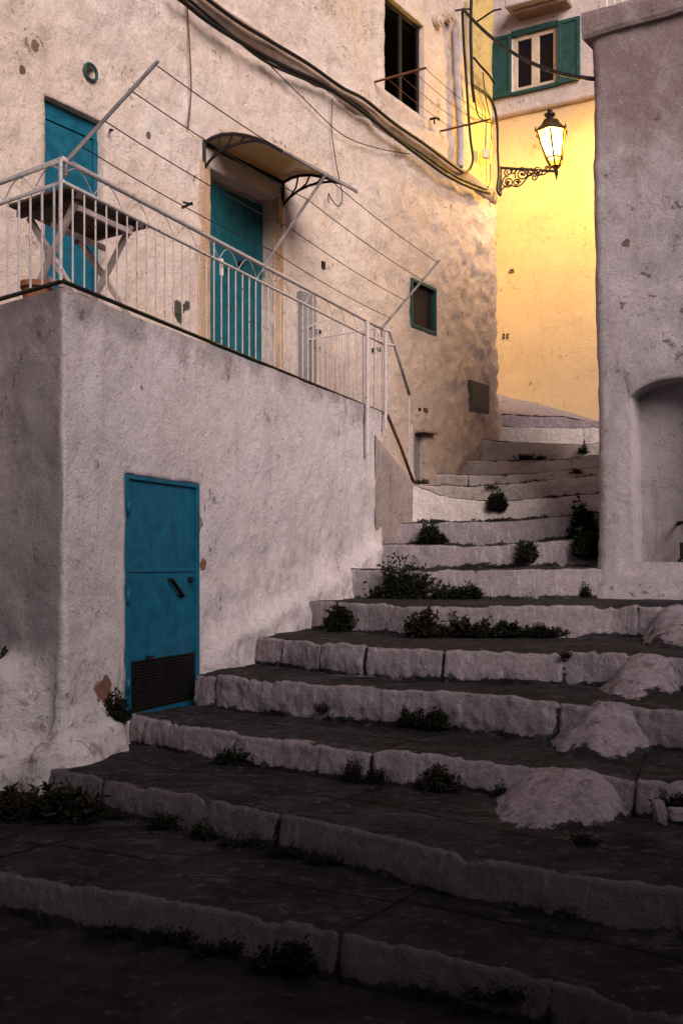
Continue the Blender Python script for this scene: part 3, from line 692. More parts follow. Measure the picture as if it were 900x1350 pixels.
# terracotta pot at far left
c = rail_left(.62, 0) + Vector((.10, .22, -.045)); c.z = DK
m = MB(); m.lathe([(.075,0),(.10,.15),(.118,.15),(.12,.19),(.105,.19),(.09,.16)], c, 20); pt = m.build('flower_pot', M['terra'], smooth=False, bev=.003)
tag(pt, 'terracotta flower pot behind the railing at the far left of the terrace', 'flower pot')

# ------------------------------------------------------------------ door canopy
cn = thing('door_canopy', tuple(H.P(d2a, 5.65)), 'curved brown translucent canopy on black scrolled brackets above the second teal door', 'canopy')
cu0, cu1 = H.uv(268, 185)[0], H.uv(372, 240)[0]
PR = [(0,5.93),(.12,5.965),(.25,5.97),(.4,5.945),(.55,5.895),(.7,5.83),(.85,5.745),(1.0,5.645)]
m = MB(); m.grid([[H.P(lerp(cu0, cu1, i/8), z+.012, n) for i in range(9)] for n, z in PR]); top = m.build('sheet', M['canopy'], cn, smooth=True)
sd = top.modifiers.new('s', 'SOLIDIFY'); sd.thickness = .008
for u in (cu0, cu1):
    m = MB(); m.bar(H.P(u, 5.66, .015), H.P(u, 5.96, .015), .035, .03)
    for i in range(len(PR)-1): m.bar(H.P(u, PR[i][1]-.005, PR[i][0]), H.P(u, PR[i+1][1]-.005, PR[i+1][0]), .022, .03)
    lo = [(0.02,5.68),(.10,5.745),(.22,5.80),(.36,5.83),(.5,5.835),(.66,5.82),(.8,5.77)]
    for i in range(len(lo)-1): m.bar(H.P(u, lo[i][1], lo[i][0]), H.P(u, lo[i+1][1], lo[i+1][0]), .02, .024)
    for (a, b), (c_, d) in (((.10,5.745),(.22,5.965)), ((.22,5.80),(.38,5.945)), ((.36,5.83),(.54,5.89))):
        m.tube([H.P(u, b, a), H.P(u, (b+d)/2-.015, (a+c_)/2+.03), H.P(u, d, c_)], .011, 6)
    m.build('bracket', M['black'], cn, bev=.002)
m = MB(); m.bar(H.P(cu0, 5.645, 1.0), H.P(cu1, 5.645, 1.0), .018, .022); m.build('front_strip', M['galv'], cn)
m = MB(); m.bar(H.P(cu0, 5.93, .012), H.P(cu1, 5.93, .012), .02, .04); m.build('wall_strip', M['black'], cn)

# ------------------------------------------------------------------ cables on the house
def hcable(pts, r, label, n0=.10, group=None, name='cable', mat='cable', sag=True):
    P = [H.at(p[0], p[1], p[2] if len(p) > 2 else n0) for p in pts]; out = []
    for i in range(len(P)-1):                            # Catmull-Rom
        a, b, c, d = P[max(i-1,0)], P[i], P[i+1], P[min(i+2,len(P)-1)]
        for k in range(6):
            t_ = k/6; out.append(.5*((2*b)+(c-a)*t_+(2*a-5*b+4*c-d)*t_*t_+(3*b-a-3*c+d)*t_**3))
    out.append(P[-1]); m = MB(); m.tube(out, r, 6); return tag(m.build(name, M[mat], smooth=True), label, 'cable', group)
hcable([(225,-12),(270,25),(310,51),(345,72),(382,91),(420,108),(452,129),(480,149),(524,184),(560,211),(588,231),(620,247),(645,255)], .024, 'thick black cable bundle sagging along the house ledge to the corner', .13)
hcable([(240,-8),(300,42),(352,82),(410,108),(470,137),(510,172),(560,205),(600,232),(640,250)], .017, 'thin black cable drooping just below the thick bundle on the house wall', .12)
hcable([(262,-10),(310,26),(356,54),(406,84),(450,115),(480,131),(520,163),(558,189),(590,213),(608,226)], .021, 'black cable lying on top of the house ledge', .115)
hcable([(608,226,.1),(618,224,.1),(623,210,.1),(620,185,.08),(617,150,.08),(614,100,.08),(611,60,.08),(609,12,.08)], .020, 'black conduit rising from the end of the ledge, left of the pair', .08)
hcable([(621,-10),(620,40),(621,80),(622,110),(625,135)], .026, 'thick black conduit, right of the pair near the house corner', .08)
hcable([(622,112,.1),(634,120,.1),(644,128,.1),(651,142,.1),(655,165,.1),(656,200,.1),(657,230,.1),(655,250,.1),(660,258,.14)], .024, 'black cable bundle running down the house corner to the lantern bracket', .1)
hcable([(624,76,.1),(634,88,.1),(645,100,.1),(651,110,.1)], .018, 'short black cable slanting over the house corner above the lantern', .1)
hcable([(626,135,.08),(630,152,.08),(640,160,.1),(651,163,.1)], .012, 'thin black looped cable beside the lantern corner', .08)
hcable([(636,95,.06),(640,130,.06),(647,165,.06),(645,205,.06),(646,235,.06),(642,250,.06)], .010, 'thin pale wire zigzagging inside the yellow lit corner', .06, mat='rust')
hcable([(600,38,.02),(601,90,.02),(604,140,.02),(607,190,.02),(606,220,.02)], .055, 'lilac grey plaster covered pipe strip beside the upper window', .0, name='pipe', mat='stripe')
hcable([(438,130,.08),(437,170,.07),(442,210,.07),(449,245,.07),(451,262,.08),(446,272,.09),(437,263,.09),(433,255,.09),(433,268,.09)], .0065, 'thin black wire hanging down the wall with a curled end', .07)
hcable([(246,-5,.05),(250,60,.04),(252,120,.04),(248,170,.04)], .008, 'thin brownish wire hanging above the canopy', .04, mat='rust')
hcable([(340,70,.07),(400,130,.07),(452,178,.07),(500,196,.07),(540,203,.07)], .006, 'thin wire drooping under the ledge from the middle of the wall', .07)
# overhead cable from the house corner to the right building
a = H.at(610, 12, .10); b = R.P(.02, 6.83, .03); b = at_y(782, 104, 11.75)
m = MB(); m.tube([a.lerp(b, i/24) - Vector((0,0,.22*4*(i/24)*(1-i/24))) for i in range(25)], .023, 8)
tag(m.build('overhead_cable', M['cable'], smooth=True), 'thick black overhead cable spanning from house corner to right building', 'cable')
m = MB(); p0 = H.at(600, 14, .0); m.tube([p0, H.at(612, 12, .25), H.at(618, 12, .5)], .014, 6); m.tube([H.at(626, 30, .02), H.at(650, 14, .35), H.at(660, 12, .5)], .014, 6)
tag(m.build('cable_bracket', M['black']), 'black iron bracket holding the overhead cable at the house corner', 'bracket')
m = MB()
for px, py in ((576, 28), (590, 22)):
    c = H.at(px, py, .0)
    m.tube([c-H.N*.03, c+H.N*.05, c+H.N*.055, c+H.N*.085], [.085,.085,.06,.05], 16)
m.tube([H.at(584, 26, .02), H.at(593, 17, .12)], .035, 10)
tag(m.build('insulator', M['ceramic'], bev=.004), 'pale round ceramic insulators on the wall right of the dark window', 'insulator')
c = H.at(640, 203, .06); m = MB(); m.hexa([c+v for v in (Vector((-.05,-.04,-.07)),Vector((.05,-.04,-.07)),Vector((.05,.04,-.07)),Vector((-.05,.04,-.07)),Vector((-.05,-.04,.07)),Vector((.05,-.04,.07)),Vector((.05,.04,.07)),Vector((-.05,.04,.07)))])
tag(m.build('junction_box', M['cream'], bev=.01), 'small cream junction box on the lamplit house corner', 'junction box')
# iron drying rods below the upper window
rods = [((494,108),.72),((580,173),.75)]
gd = thing('drying_rack', tuple(H.at(494, 108)), 'two rusty iron rods with thin wires below the upper dark window', 'drying rack')
RT = []
for (px, py), L in rods:
    b = H.at(px, py, -.03); e = b + H.N*(L+.03); RT.append((b, e)); m = MB(); m.tube([b, e], .016, 8); m.build('rod', M['rust'], gd)
for f in (.98, .75, .5, .25):
    a = RT[0][0].lerp(RT[0][1], f); b = RT[1][0].lerp(RT[1][1], f); m = MB(); m.tube([a.lerp(b, i/8)-Vector((0,0,.03*4*(i/8)*(1-i/8))) for i in range(9)], .004, 5); m.build('wire', M['rust'], gd)
m = MB(); c = H.at(568, 157, .0); m.tube([c-H.N*.02, c+H.N*.08, c+H.N*.09+H.U*.07], .018, 8); m.tube([c+H.N*.05, c+H.N*.05-Vector((0,0,.08))], .012, 6); tag(m.build('shutter_hook', M['black']), 'small black iron hook under the upper dark window corner', 'hook')

# ------------------------------------------------------------------ yellow building at the back
yb = thing('yellow_building', (3.4, 19.2, 3.8), 'back building with lamplit yellow lower wall and white upper storey', 'building')
yu = YB.uv
_, ZL = yu(657, 158)
def yoff(s, z, x, y): return .012*fbm(s*1.0, z*1.0, 3, 3) + .004*nz(s*5, z*5, 3)
yp = [tuple(YB.P(-3, 0).to_2d()), tuple(YB.P(5.5, 0).to_2d())]
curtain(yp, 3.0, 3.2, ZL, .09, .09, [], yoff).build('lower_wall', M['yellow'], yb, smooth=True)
sa, zt1 = yu(676, 50); sb, _ = yu(734, 34); _, zb1 = yu(679, 122)
up = curtain(yp, 3.0, ZL, 13.5, .09, .09, [opening(YB, sa, sb, zb1, zt1, .09)], yoff); up.build('upper_wall', M['upper'], yb, smooth=True)
m = MB(); rws = [[YB.P(lerp(-3, 5.5, i/80), z+.006*nz(i*.5, z, 2), n) for i in range(81)] for n, z in ((-.01, ZL+.07), (.04, ZL+.055), (.045, ZL+.02), (.03, ZL-.005), (-.01, ZL-.02))]
m.grid(rws); m.build('string_course', M['tan'], yb, smooth=True)
wn = MB(); e = .075; mid_ = (sa+sb)/2
for a, b, c_, d in ((sa, sa+e, zb1, zt1), (sb-e, sb, zb1, zt1), (sa+e, sb-e, zt1-e, zt1), (sa+e, sb-e, zb1, zb1+e), (mid_-.07, mid_+.07, zb1+e, zt1-e)): YB.box(wn, a, b, c_, d, -.07, -.01)
wn = wn.build('window', M['cream'], yb, bev=.006)
for a, b in ((sa+e, mid_-.07), (mid_+.07, sb-e)):
    m = MB(); YB.box(m, a, b, zb1+e, zt1-e, -.06, -.045); m.build('pane', M['pane'], wn)
for a, b in ((yu(645, 45)[0], sa-.02), (sb+.02, yu(765, 17)[0])):
    sh = MB(); YB.box(sh, a, b, zb1-.05, zt1+.06, .02, .05); sh = sh.build('shutter', M['green'], yb, bev=.004)
    m = MB(); w = .06
    for x0, x1, z0, z1 in ((a, a+w, zb1-.05, zt1+.06), (b-w, b, zb1-.05, zt1+.06), (a+w, b-w, zt1, zt1+.06), (a+w, b-w, zb1-.05, zb1+.02)): YB.box(m, x0, x1, z0, z1, .0505, .066)
    m.build('shutter_frame', M['green'], sh, bev=.004)
m = MB(); YB.box(m, sa-.02, sb+.02, zt1, zt1+.10, -.02, .045); m.build('window_head', M['green'], yb, bev=.004)
m = MB(); YB.box(m, sa-.02, sb+.02, zb1-.06, zb1, -.02, .05); m.build('window_sill', M['green'], yb, bev=.004)
# balcony slab above
b0, zz = yu(664, 12, .45); b1, _ = yu(742, 0, .45)
m = MB(); YB.box(m, b0, b1, zz+.02, zz+.2, -.05, .45); m.build('balcony_slab', M['upper'], yb, bev=.03)
m = MB(); YB.box(m, b0+.1, b1, zz-.05, zz+.02, -.05, .3); m.build('balcony_corbel', M['ledge'], yb, bev=.02)
m = MB(); a, z = yu(675, 357); YB.box(m, a-.045, a+.045, z-.02, z+.03, 0, .03); plq = m.build('door_bell_plate', M['tan'], yb, bev=.004)
m = MB(); YB.box(m, a-.03, a+.03, z-.006, z+.02, .03, .034); m.build('plate_label', M['dark'], plq)
for dx in (0, 5):
    for dy in (0, 4): m = MB(); c = YB.at(664+dx, 441+dy); m.tube([c, c+YB.N*.02], .018, 8); m.build('wall_plug', M['dark'], yb)

# ------------------------------------------------------------------ lantern on scrolled bracket
LB0 = Vector((2.50, 17.36, 0)); LE = at_y(733, 226, 17.15)
zt = at_y(661, 221, 17.36).z
lt = thing('street_lantern', (LB0.x, LB0.y, zt-.3), 'lit glass lantern standing on scrolled black iron bracket at the house corner', 'lantern')
bx = Vector((LE.x-LB0.x, LE.y-LB0.y, 0)).normalized(); LL = math.hypot(LE.x-LB0.x, LE.y-LB0.y)
def BR(d, z): return Vector((LB0.x, LB0.y, 0)) + bx*d + Vector((0, 0, z))
m = MB(); m.bar(BR(-.02, zt), BR(LL, LE.z), .035, .032); m.bar(BR(.0, zt+.02), BR(0, zt-.42), .05, .03)
m.tube([BR(LL, LE.z-.14), BR(LL, LE.z-.08), BR(LL, LE.z-.03), BR(LL, LE.z+.03), BR(LL, LE.z+.06)], [.004,.016,.03,.022,.03], 10)
m.build('bracket', M['black'], lt, bev=.003)
m = MB()
def spiral(cx, cz, r, a0, turns, sgn=1, th=.011):
    pts = []
    for i in range(int(26*turns)):
        a = a0 + sgn*i/26*2*math.pi; q = r*(1 - .72*i/(26*turns)); pts.append(BR(cx+q*math.cos(a), cz+q*math.sin(a)))
    m.tube(pts, th, 6)
zc = zt-.12
for cx, cz, r, a0, tn, sg in ((.13,zc-.12,.10,1.5,1.6,1),(.14,zc+.04,.07,4.2,1.4,-1),(.36,zc-.01,.115,3.6,1.8,-1),(.27,zc-.14,.06,0,1.4,1),(.50,zc+.02,.08,2.2,1.5,1),(.62,zc,.085,3.4,1.7,-1),(.78,zc+.03,.055,1.0,1.5,1),(.56,zc-.08,.05,1.2,1.3,-1),(.22,zc+.05,.05,2,1.3,1)):
    spiral(cx*LL/.92, cz, r, a0, tn, sg)
m.tube([BR(.0, zt-.38)] + [BR(LL*t_, zt-.38+.34*t_+.05*math.sin(t_*14)) for t_ in [i/30 for i in range(1, 29)]], .011, 6)
for cx, cz in ((.13,zc-.12),(.36,zc-.01),(.62,zc),(.3,zc-.13)):
    c = BR(cx*LL/.92, cz); m.lathe([(.001,-.03),(.022,-.018),(.032,0),(.022,.018),(.001,.03)], c, 8)
m.build('scrollwork', M['black'], lt, smooth=True)
# lantern body, hexagonal
kx = 17.15/F; C0 = Vector((LE.x-.02, LE.y, 0))
Zp = lambda py: EYE + (HZ-py)*kx
def hexr(r, z, i, a0=.26): a = a0+i*math.pi/3; return C0 + Vector((r*math.cos(a), r*math.sin(a), z))
zb, zw, zr, zk, zf = Zp(219), Zp(209), Zp(174), Zp(160), Zp(150)
rb, rw_, rr_ = .075, .135, .235
C1 = Vector((-.07, 0, 0))
def shear(z): return Vector((-(z-zb)*.12, 0, 0))           # the lantern leans a little
for i in range(6):
    for (r0, z0, r1, z1) in ((rw_, zw, rr_, zr), (rb, zb, rw_, zw)):
        m = MB(); m.quad(hexr(r0*.93, z0, i)+shear(z0), hexr(r0*.93, z0, i+1)+shear(z0), hexr(r1*.93, z1, i+1)+shear(z1), hexr(r1*.93, z1, i)+shear(z1)); m.build('glass_pane', M['glow' if r1 == rr_ else 'glow_low'], lt)
m = MB()
for i in range(6):
    m.tube([hexr(rb, zb, i)+shear(zb), hexr(rw_, zw, i)+shear(zw), hexr(rr_, zr, i)+shear(zr)], .015, 6)
    m.tube([hexr(rw_, zw, i)+shear(zw), hexr(rw_, zw, i+1)+shear(zw)], .013, 6); m.tube([hexr(rr_+.01, zr, i)+shear(zr), hexr(rr_+.01, zr, i+1)+shear(zr)], .016, 6)
m.lathe([(.03, LE.z+.03), (.05, zb-.03), (rb+.01, zb)], C0+Vector((.01,0,0)), 6, .26)
m.build('cage', M['brass'], lt)
m = MB(); cs = C0+shear(zr)
m.lathe([(rr_+.03, zr), (rr_+.015, zr+.02), (.17, zr+.09), (.135, zr+.15), (.10, zk+.02)], cs, 6, .26); m.build('roof', M['brass'], lt)
m = MB(); m.lathe([(.10, zk+.02), (.05, zk+.04), (.045, zk+.06), (.085, zk+.085), (.09, zk+.11), (.03, zk+.14), (.045, zk+.165), (.02, zk+.19), (.004, zk+.20)], cs+Vector((-.02,0,0)), 12); m.build('finial', M['black'], lt, smooth=True)
for i in range(6):
    q = hexr(rr_+.03, zr, i)+shear(zr); m = MB(); m.lathe([(.004,-.02),(.016,0),(.012,.03),(.004,.06)], q, 8); m.build('roof_knob', M['brass'], lt)

t = NT('bulb_glow'); e = t.n('ShaderNodeEmission'); e.inputs[0].default_value = (1,.88,.6,1); e.inputs[1].default_value = 9; t.l(e.outputs[0], t.out.inputs[0])
m = MB(); m.lathe([(.01,-.14),(.05,-.09),(.062,0),(.045,.07),(.02,.12)], C0+shear(zw+.2)+Vector((0,0,zw+.10)), 14); m.build('bulb', t.m, lt, smooth=True)
bl = bpy.data.lights.new('lantern_bulb', 'POINT'); bl.energy = 500; bl.color = (1.0,.67,.13); bl.shadow_soft_size = .07
bo = bpy.data.objects.new('lantern_bulb', bl); COL.objects.link(bo); bo.parent = lt; bo.location = C0+shear(zw+.2)+Vector((0,0,zw+.30)) - lt.location

# ------------------------------------------------------------------ right building
rb_ = thing('right_building', (R.P(.6, 0).x, R.P(.6, 0).y, 1.0), 'grey lilac peeling plaster building with arched niche on the right', 'building')
ru = R.uv
n0, _ = ru(829, 516); napx, nz1 = ru(884, 499); _, nzb = ru(850, 741); n1 = n0 + 2*(napx-n0)
def roff(s, z, x, y):
    a = .022*fbm(s*1.1, z*1.1, 7.7, 3) + .010*fbm(s*4, z*4, 5.1, 3) + .004*nz(s*14, z*14, 2)
    h = z-1.25
    if y > 9: a += (.16*math.exp(-max(0, h)/.28) + .05*math.exp(-max(0, h)/.9))*sm(-.6, .15, s)
    a += .012*sm(5.95, 5.8, z + .12*nz(s*2, z, 3))
    return a
rp = [(4.35, 17.3), R.p, tuple(R.P(3.2, R.zl).to_2d()), (R.P(3.2, R.zl).x+3.5, R.P(3.2, R.zl).y+.2)]
s0 = math.dist(rp[0], rp[1])
curtain(rp, s0, .8, 7.22, .045, .045, [opening(R, n0, n1, nzb, nz1, .34, rise=.14, keep=.3)], roff, rad=.06, lean=R.lean, zl=R.zl, sa=-4.0, sb=5.5).build('wall', M['right'], rb_, smooth=True)
# cap / parapet moulding
m = MB(); rws = []
cp = [(-1.2, 'b'), ]
for n_, z in ((-.3, 7.21), (.055, 7.20), (.075, 7.24), (.085, 7.40), (.07, 7.46), (-.5, 7.47)):
    rws.append([R.P(lerp(-.09, 3.25, i/60), z+.012*nz(i*.25, z*3, 4), n_+.015*nz(i*.3, z*5, 9)) for i in range(61)])
m.grid(rws); k0 = len(m.v); m.v += [r[0] for r in rws]; m.f.append(tuple(range(k0, k0+6)))
m.build('parapet_cap', M['right'], rb_, smooth=False)
trl = thing('roof_railing', tuple(R.P(.3, 7.47)), 'white roof terrace railing above the right building', 'railing')
for i in range(14):
    m = MB(); u = .12+i*.085; m.tube([R.P(u, 7.46, -.12), R.P(u, 8.3, -.12)], .012, 6); m.build('baluster', M['white'], trl)
m = MB(); m.tube([R.P(.05, 8.3, -.12), R.P(1.4, 8.3, -.12)], .02, 8); m.build('top_rail', M['white'], trl)
m = MB(); m.tube([R.at(893, 690, -.1), R.at(905, 688, -.1), R.at(905, 742, -.1), R.at(893, 740, -.1)], .028, 8); m.tube([R.at(899, 715, -.1), R.at(899, 738, -.1)], .03, 8)
m.tube([R.at(893, 690, -.1), R.at(893, 690, -.36)], .02, 8)
tag(m.build('iron_bracket', M['black'], bev=.002), 'black iron fitting projecting at the right side of the arched niche', 'bracket')

# ------------------------------------------------------------------ cement ramps on the steps
def line_at(k, px):                                       # point on the front edge of step k seen at column px
    best = None
    P_ = [psample(LINES[k], i/400) for i in range(401)]
    return min(P_, key=lambda q: abs(450+q.x/q.y*F-px) if q.y > .5 else 1e9)
def mound(kt, apx, w_top, base, label):
    """Rough fan of cement leaning on the riser of step kt; base = photo columns/rows of its foot on the tread below."""
    zb = STEPS[kt-1][len(STEPS[kt-1])//2].z - .015; ap = line_at(kt, apx); zt_ = ap.z + .012
    foot = [at_z(px, py, zb) for px, py in base]; N_, M_ = 56, 40; rws = []; att = []
    e0 = line_at(kt, base[0][0]+6); e1 = line_at(kt, base[-1][0]-2); fc = ((ap-e0).length)/max(.01, (e1-e0).length)
    for j in range(-6, M_+1):
        r = []
        for i in range(N_+1):
            s_ = i/N_; q0 = (e0.lerp(ap, s_/fc) if s_ < fc else ap.lerp(e1, (s_-fc)/(1-fc)))
            d = abs(s_-fc)/(fc if s_ < fc else 1-fc); bell = 1-sm(.16, 1.0, d+.08*nz(s_*5, kt, 3))
            ztop = lerp(zb, zt_, bell**.8); fp = psample(foot, s_)
            if j < 0:
                q = q0 + Vector((0, .03+.22*(-j/6), 0)); q.z = ztop - .004 - .05*(-j/6)**2
            else:
                t_ = j/M_; q = Vector((q0.x, q0.y+.03, 0)).lerp(fp, t_); q.z = lerp(zb, ztop, (1-t_**1.12)*(1-.35*sm(.55, 1, t_)))
                q += Vector((nz(s_*7, t_*5, kt), nz(s_*7, t_*5, kt+9), 0))*.03*t_*math.sin(s_*math.pi)
            q.z += .018*fbm(q.x*4, q.y*4, kt+q.z*4, 3) + .007*nz(q.x*24, q.y*24, q.z*24) + .008*nz(q.x*52, q.y*52, q.z*52)
            r.append(q); tt = max(0, j)/M_; att.append(((.74 if j >= 0 else .74+.10*j)+.25*fbm(q.x*6, q.y*6, kt, 3))*sm(1.0, .70, tt+.2*nz(s_*9, kt, 2))*(.35+.65*sm(1.0, .75, d)) )
        rws.append(r)
    att += [0]*(N_+1)
    rws.append([Vector((q.x, q.y+.02, q.z-.12)) for q in rws[-1]])
    m = MB(); m.grid(rws)
    return tag(m.build('cement_ramp', M['ramp'], smooth=True, attr=att), label, 'ramp', 'cement ramps poured on the step edges')
mound(5, 893, 40, [(838,846),(852,857),(880,861),(912,862),(945,856)], 'pale cement ramp on the highest of the rough lower steps, at the right edge')
mound(4, 862, 56, [(782,908),(805,924),(845,929),(885,925),(915,905)], 'cement ramp second from the top, wedged below the right building')
mound(3, 808, 90, [(716,972),(730,1000),(780,1013),(828,1008),(865,990),(890,968)], 'wide speckled cement ramp third from the top, fanning over the step edge')
mound(2, 765, 120, [(636,1062),(652,1097),(710,1114),(768,1110),(815,1092),(868,1062)], 'largest pale cement ramp, lowest and nearest the camera')
# broken stones at the right edge
def rock(px, py, Y, sx, sy, sz, rot, label, mat):
    c = at_y(px, py, Y); m = MB(); n1_, n2_ = 14, 10
    for j in range(n2_+1):
        th = math.pi*j/n2_; row = []
        for i in range(n1_+1):
            ph = 2*math.pi*(i % n1_)/n1_; d = Vector((math.sin(th)*math.cos(ph), math.sin(th)*math.sin(ph), math.cos(th)))
            d = Vector([math.copysign(abs(x)**.55, x) for x in d]); k_ = 1+.22*nz(d.x*1.6+px, d.y*1.6, d.z*1.6+py)
            q = Vector((d.x*sx, d.y*sy, d.z*sz))*k_; row.append(q)
        m.v += []; rows_ = row
        if j == 0: RW = []
        RW.append(row)
    ca, sa_ = math.cos(rot), math.sin(rot)
    m.grid([[c+Vector((q.x*ca-q.z*sa_, q.y, q.x*sa_+q.z*ca)) for q in r] for r in RW])
    return tag(m.build('broken_stone', M[mat], smooth=True), label, 'stone', 'broken stones at the right edge of the steps')
rock(869, 1072, 4.75, .028, .03, .055, .15, 'small upright pale stone chip leaning at the right edge', 'mound')
rock(892, 1074, 4.75, .045, .04, .030, 0, 'flat pale stone chip lying at the right edge', 'mound')
rock(890, 1045, 4.95, .06, .05, .04, .3, 'rounded stone lump above the two chips at the right edge', 'mound')

# ------------------------------------------------------------------ weeds
def weed(px, py, w, h, Y, label, seed, mat='weed', dens=1.0, grp='weeds growing from the stair joints', name='weed', back=None):
    rnd = random.Random(seed); c = at_y(px, py+h/2, Y); k = Y/F; W, Hh = w*k*1.12, h*k*1.3*(1 if h > 12 else .75); m = MB(); sub = [(rnd.uniform(-1,1), rnd.uniform(.3, 1.1), rnd.uniform(.12, .4)) for _ in range(5)]
    n = int((380+2600*min(1, W*Hh/.08))*dens)
    ls = min(.060, max(.016, .20*min(W, Hh)))
    ns = max(5, n//16); tips_ = []; m.tube([c+Vector((W*.40*(q/6-1), 0, .004*(q%2))) for q in range(13)], .006, 4)
    for s_ in range(ns):
        g_ = rnd.choice(sub); a = max(-1.1, min(1.1, rnd.gauss(g_[0], g_[2]))); e = c + Vector((a*W*.5, rnd.uniform(-.5, .12)*min(W, .3)*.7, Hh*g_[1]*(1-a*a*.35)*(.15+.9*rnd.random())))
        b = c + Vector((a*W*.38, 0, 0)); mid_ = b.lerp(e, .5)+Vector((rnd.uniform(-1,1)*.02, rnd.uniform(-1,1)*.02, .01))
        m.tube([b, mid_, e], [.004, .003, .0015], 4, False); tips_.append((b, mid_, e))
    for i in range(n):
        b, md, e = rnd.choice(tips_); t_ = rnd.random()**.7; p = (b.lerp(md, t_*2) if t_ < .5 else md.lerp(e, t_*2-1))
        p = p + Vector((rnd.gauss(0, .014), rnd.gauss(0, .014), rnd.gauss(0, .010)))
        d = Vector((rnd.uniform(-1,1), rnd.uniform(-1,.6), rnd.uniform(-.3,1))).normalized(); r = d.cross(Vector((rnd.uniform(-1,1), rnd.uniform(-1,1), rnd.uniform(-1,1)))).normalized()
        L = ls*rnd.choice((.5,.7,.8,1,1.5)); wv = r*L*rnd.choice((.05,.2,.3,.4))*(1 if L < ls*1.4 else .4); u = d.cross(r)*L*.15
        i0 = len(m.v); m.v += [p, p+d*L*.5+wv+u, p+d*L, p+d*L*.5-wv+u]; m.f.append((i0, i0+1, i0+2, i0+3))
    return tag(m.build(name, M[mat]), label, 'weed', grp)
def sy(k, px): return line_at(k, px).y
W_ = [
 (150,932,30,36,7.45,'dark weed sprouting beside the left foot of the lower blue door'),
 (310,996,38,46,sy(2,310)-.05,'bushy dark weed on the riser just right of the blue door step'),
 (60,1058,125,46,6.15,'largest dark bush at the foot of the wall, far left'),
 (374,1256,52,44,sy(0,374)-.08,'round dark weed in front of the lowest riser'),
 (464,1014,15,36,sy(2,464)-.05,'narrow weed in a riser crack, left of a close pair'),
 (493,1016,19,34,sy(2,493)-.05,'narrow weed in a riser crack, right of a close pair'),
 (560,1032,62,34,sy(2,560)-.08,'broad low weed on the tread left of the largest cement ramp'),
 (664,1048,22,18,sy(2,664)-.05,'small weed touching the left foot of the largest cement ramp'),
 (544,944,22,24,sy(3,544)-.05,'small weed on the fourth riser, left of two'),
 (580,947,26,26,sy(3,580)-.05,'small weed on the fourth riser, right of two'),
 (424,930,18,14,sy(3,424)-.05,'tiny weed near the left end of the fourth riser'),
 (453,816,40,36,sy(5,453)-.06,'dark weed at the left end of the sixth riser by the terrace wall'),
 (531,775,84,48,sy(6,531)-.08,'tall spreading dark weed in the middle of the seventh riser'),
 (604,783,44,22,sy(6,604)-.05,'low dark weed right of the tall spreading one'),
 (578,824,62,38,sy(5,578)-.07,'dense dark weed below the tall spreading one, on the sixth riser'),
 (652,828,44,24,sy(5,652)-.06,'dark weed in the middle of the weedy sixth riser'),
 (712,831,60,16,sy(5,712)-.05,'low dark weed at the right end of the weedy sixth riser'),
 (570,701,26,30,sy(8,570)-.05,'round dark weed by the stub wall, high on the left'),
 (690,727,24,26,sy(7,690)-.05,'small dark weed hanging on the eighth riser'),
 (762,691,30,32,sy(8,762)-.05,'upper of two dark weeds beside the right building corner'),
 (776,717,32,36,sy(7,776)-.05,'lower of two dark weeds beside the right building corner'),
 (654,660,18,26,sy(9,654)-.05,'small dark weed in the middle of the tenth riser'),
 (690,602,46,9,sy(12,690)-.04,'thin strip of dark weed high on the stairs under the yellow wall'),
 (774,775,14,20,sy(6,774)-.04,'little weed at the right foot of the seventh riser'),
 (662,744,34,8,sy(7,662)-.04,'thin strip of weed along the eighth step joint'),
 (8,872,48,36,7.55,'dark plant on the ledge at the left edge of the photo'),
 (556,633,24,9,14.0,'small dark plant on the doorstep of the narrow niche'),
 (648,640,16,8,sy(10,648)-.04,'tiny weed on the eleventh riser'),
 (768,590,9,16,sy(13,768)-.04,'tiny weed in a joint near the top of the stairs'),
 (757,620,13,8,sy(11,757)-.04,'tiny weed two steps below the top joint on the right'),
 (885,1058,40,26,4.85,'dark weed among the broken stones at the right edge'),
 (772,1108,34,11,4.62,'dark weed under the right flank of the largest cement ramp'),
 (650,1310,70,18,sy(0,650)-.06,'low dark weed at the foot of the lowest riser, bottom right'),
 (745,862,14,10,sy(4,745)-.04,'tiny weed at the top of the fifth riser'),
]
for i, w in enumerate(W_): weed(w[0], w[1], w[2], w[3], w[4], w[5], 100+i, 'weed2' if i % 4 == 2 else 'weed', .55 if w[2]*w[3] < 300 else 1.0)
# rows of weeds along the foot of the two lowest risers
for i, (px, py, w, h) in enumerate(((165,1078,60,20),(225,1088,66,24),(275,1100,60,22),(325,1112,54,18),(380,1120,50,14),(425,1130,46,12))):
    weed(px, py, w, h, sy(1, px)-.06, ('leftmost','second','third','fourth','fifth','rightmost')[i]+' low weed in the row along the foot of the second riser', 300+i)
for i, (px, py, w, h) in enumerate(((60,1222,60,10),(150,1226,70,12),(225,1230,66,16),(290,1246,60,18))):
    weed(px, py, w, h, sy(0, px)-.06, ('leftmost','second','third','rightmost')[i]+' flat weed in the row along the foot of the lowest riser', 320+i)

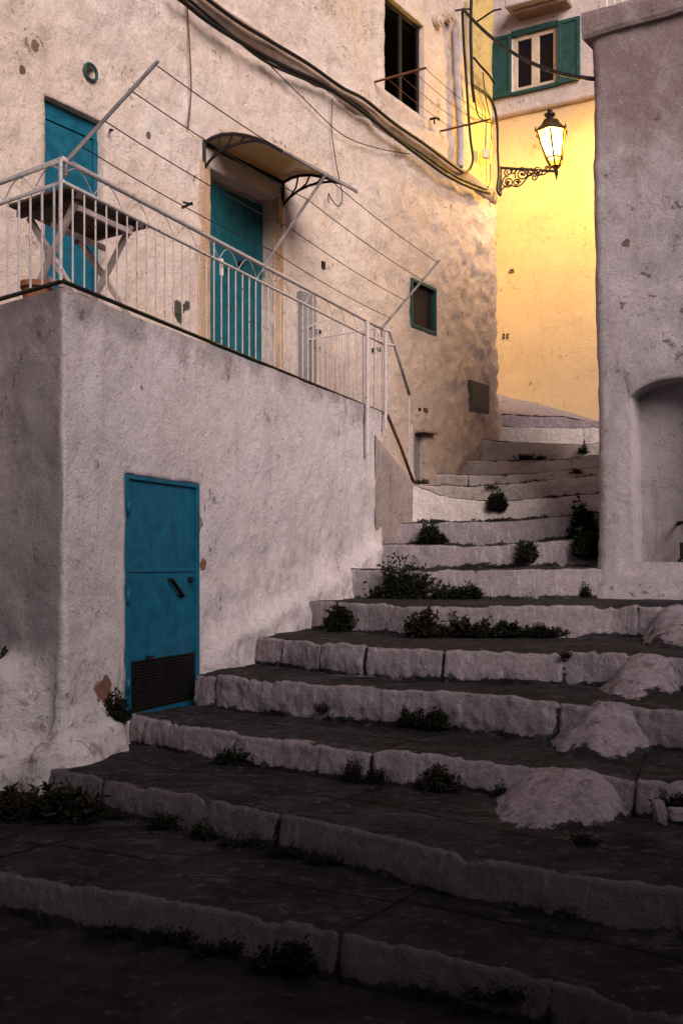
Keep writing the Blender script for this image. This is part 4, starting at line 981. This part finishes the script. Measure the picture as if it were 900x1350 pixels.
# ------------------------------------------------------------------ added house behind the viewer, unseen, blocking sun from the lower steps
op = thing('sun_blocker', (4, -5, 0), 'added plaster house, out of view, blocking low sun and sky from the steps', 'house')
m = MB(); m.box(-14, 24, -9, -4, -.1, 7.5); m.build('wall', M['terrace'], op, bev=.05)
m = MB(); m.box(-14.1, 24.1, -9.1, -3.9, 7.5, 7.7); m.build('roof', M['ledge'], op, bev=.03)
for i in range(6):
    for z in (1.6, 4.6):
        m = MB(); x = -10+i*5.5; m.box(x, x+.9, -4.01, -3.96, z, z+1.4); m.build('window', M['green'], op, bev=.01)

# ------------------------------------------------------------------ camera, world, sun
cam = bpy.data.cameras.new('camera'); co = bpy.data.objects.new('camera', cam); COL.objects.link(co); SC.camera = co
co.location = (0, 0, EYE); co.rotation_euler = (math.radians(90), 0, 0)
cam.sensor_fit = 'VERTICAL'; cam.sensor_height = 36; cam.lens = 36*F/1350; cam.shift_y = (HZ-675)/1350; cam.clip_end = 500; cam.clip_start = .05
SUN_EL = 26.0
w = bpy.data.worlds.new('World'); SC.world = w; w.use_nodes = True; nt = w.node_tree; bg = nt.nodes['Background']
sky = nt.nodes.new('ShaderNodeTexSky'); sky.sky_type = 'NISHITA'; sky.sun_disc = False
hs_ = nt.nodes.new('ShaderNodeHueSaturation'); hs_.inputs['Saturation'].default_value = .25
mx = nt.nodes.new('ShaderNodeMix'); mx.data_type = 'RGBA'; mx.blend_type = 'MULTIPLY'; mx.inputs[0].default_value = 1.0; mx.inputs[7].default_value = (.91,.80,1.09,1)
nt.links.new(sky.outputs[0], hs_.inputs['Color']); nt.links.new(hs_.outputs[0], mx.inputs[6]); nt.links.new(mx.outputs[2], bg.inputs[0])
bg.inputs[1].default_value = .040
sd = Vector((.42, -.91, 0)).normalized()               # horizontal direction towards the sun
el = math.radians(SUN_EL); tosun = Vector((sd.x*math.cos(el), sd.y*math.cos(el), math.sin(el)))
sun = bpy.data.lights.new('sun', 'SUN'); sun.energy = 5.0; sun.angle = math.radians(40); sun.color = (1.0,.84,.77)
so = bpy.data.objects.new('sun', sun); COL.objects.link(so); so.rotation_euler = tosun.to_track_quat('Z', 'Y').to_euler(); so.location = (6, -6, 12)
sky.sun_elevation = el; sky.sun_rotation = math.atan2(sd.x, sd.y)
SC.view_settings.view_transform = 'Standard'; SC.view_settings.look = 'None'; SC.view_settings.exposure = 0
SC.cycles.use_denoising = True; SC.cycles.max_bounces = 6
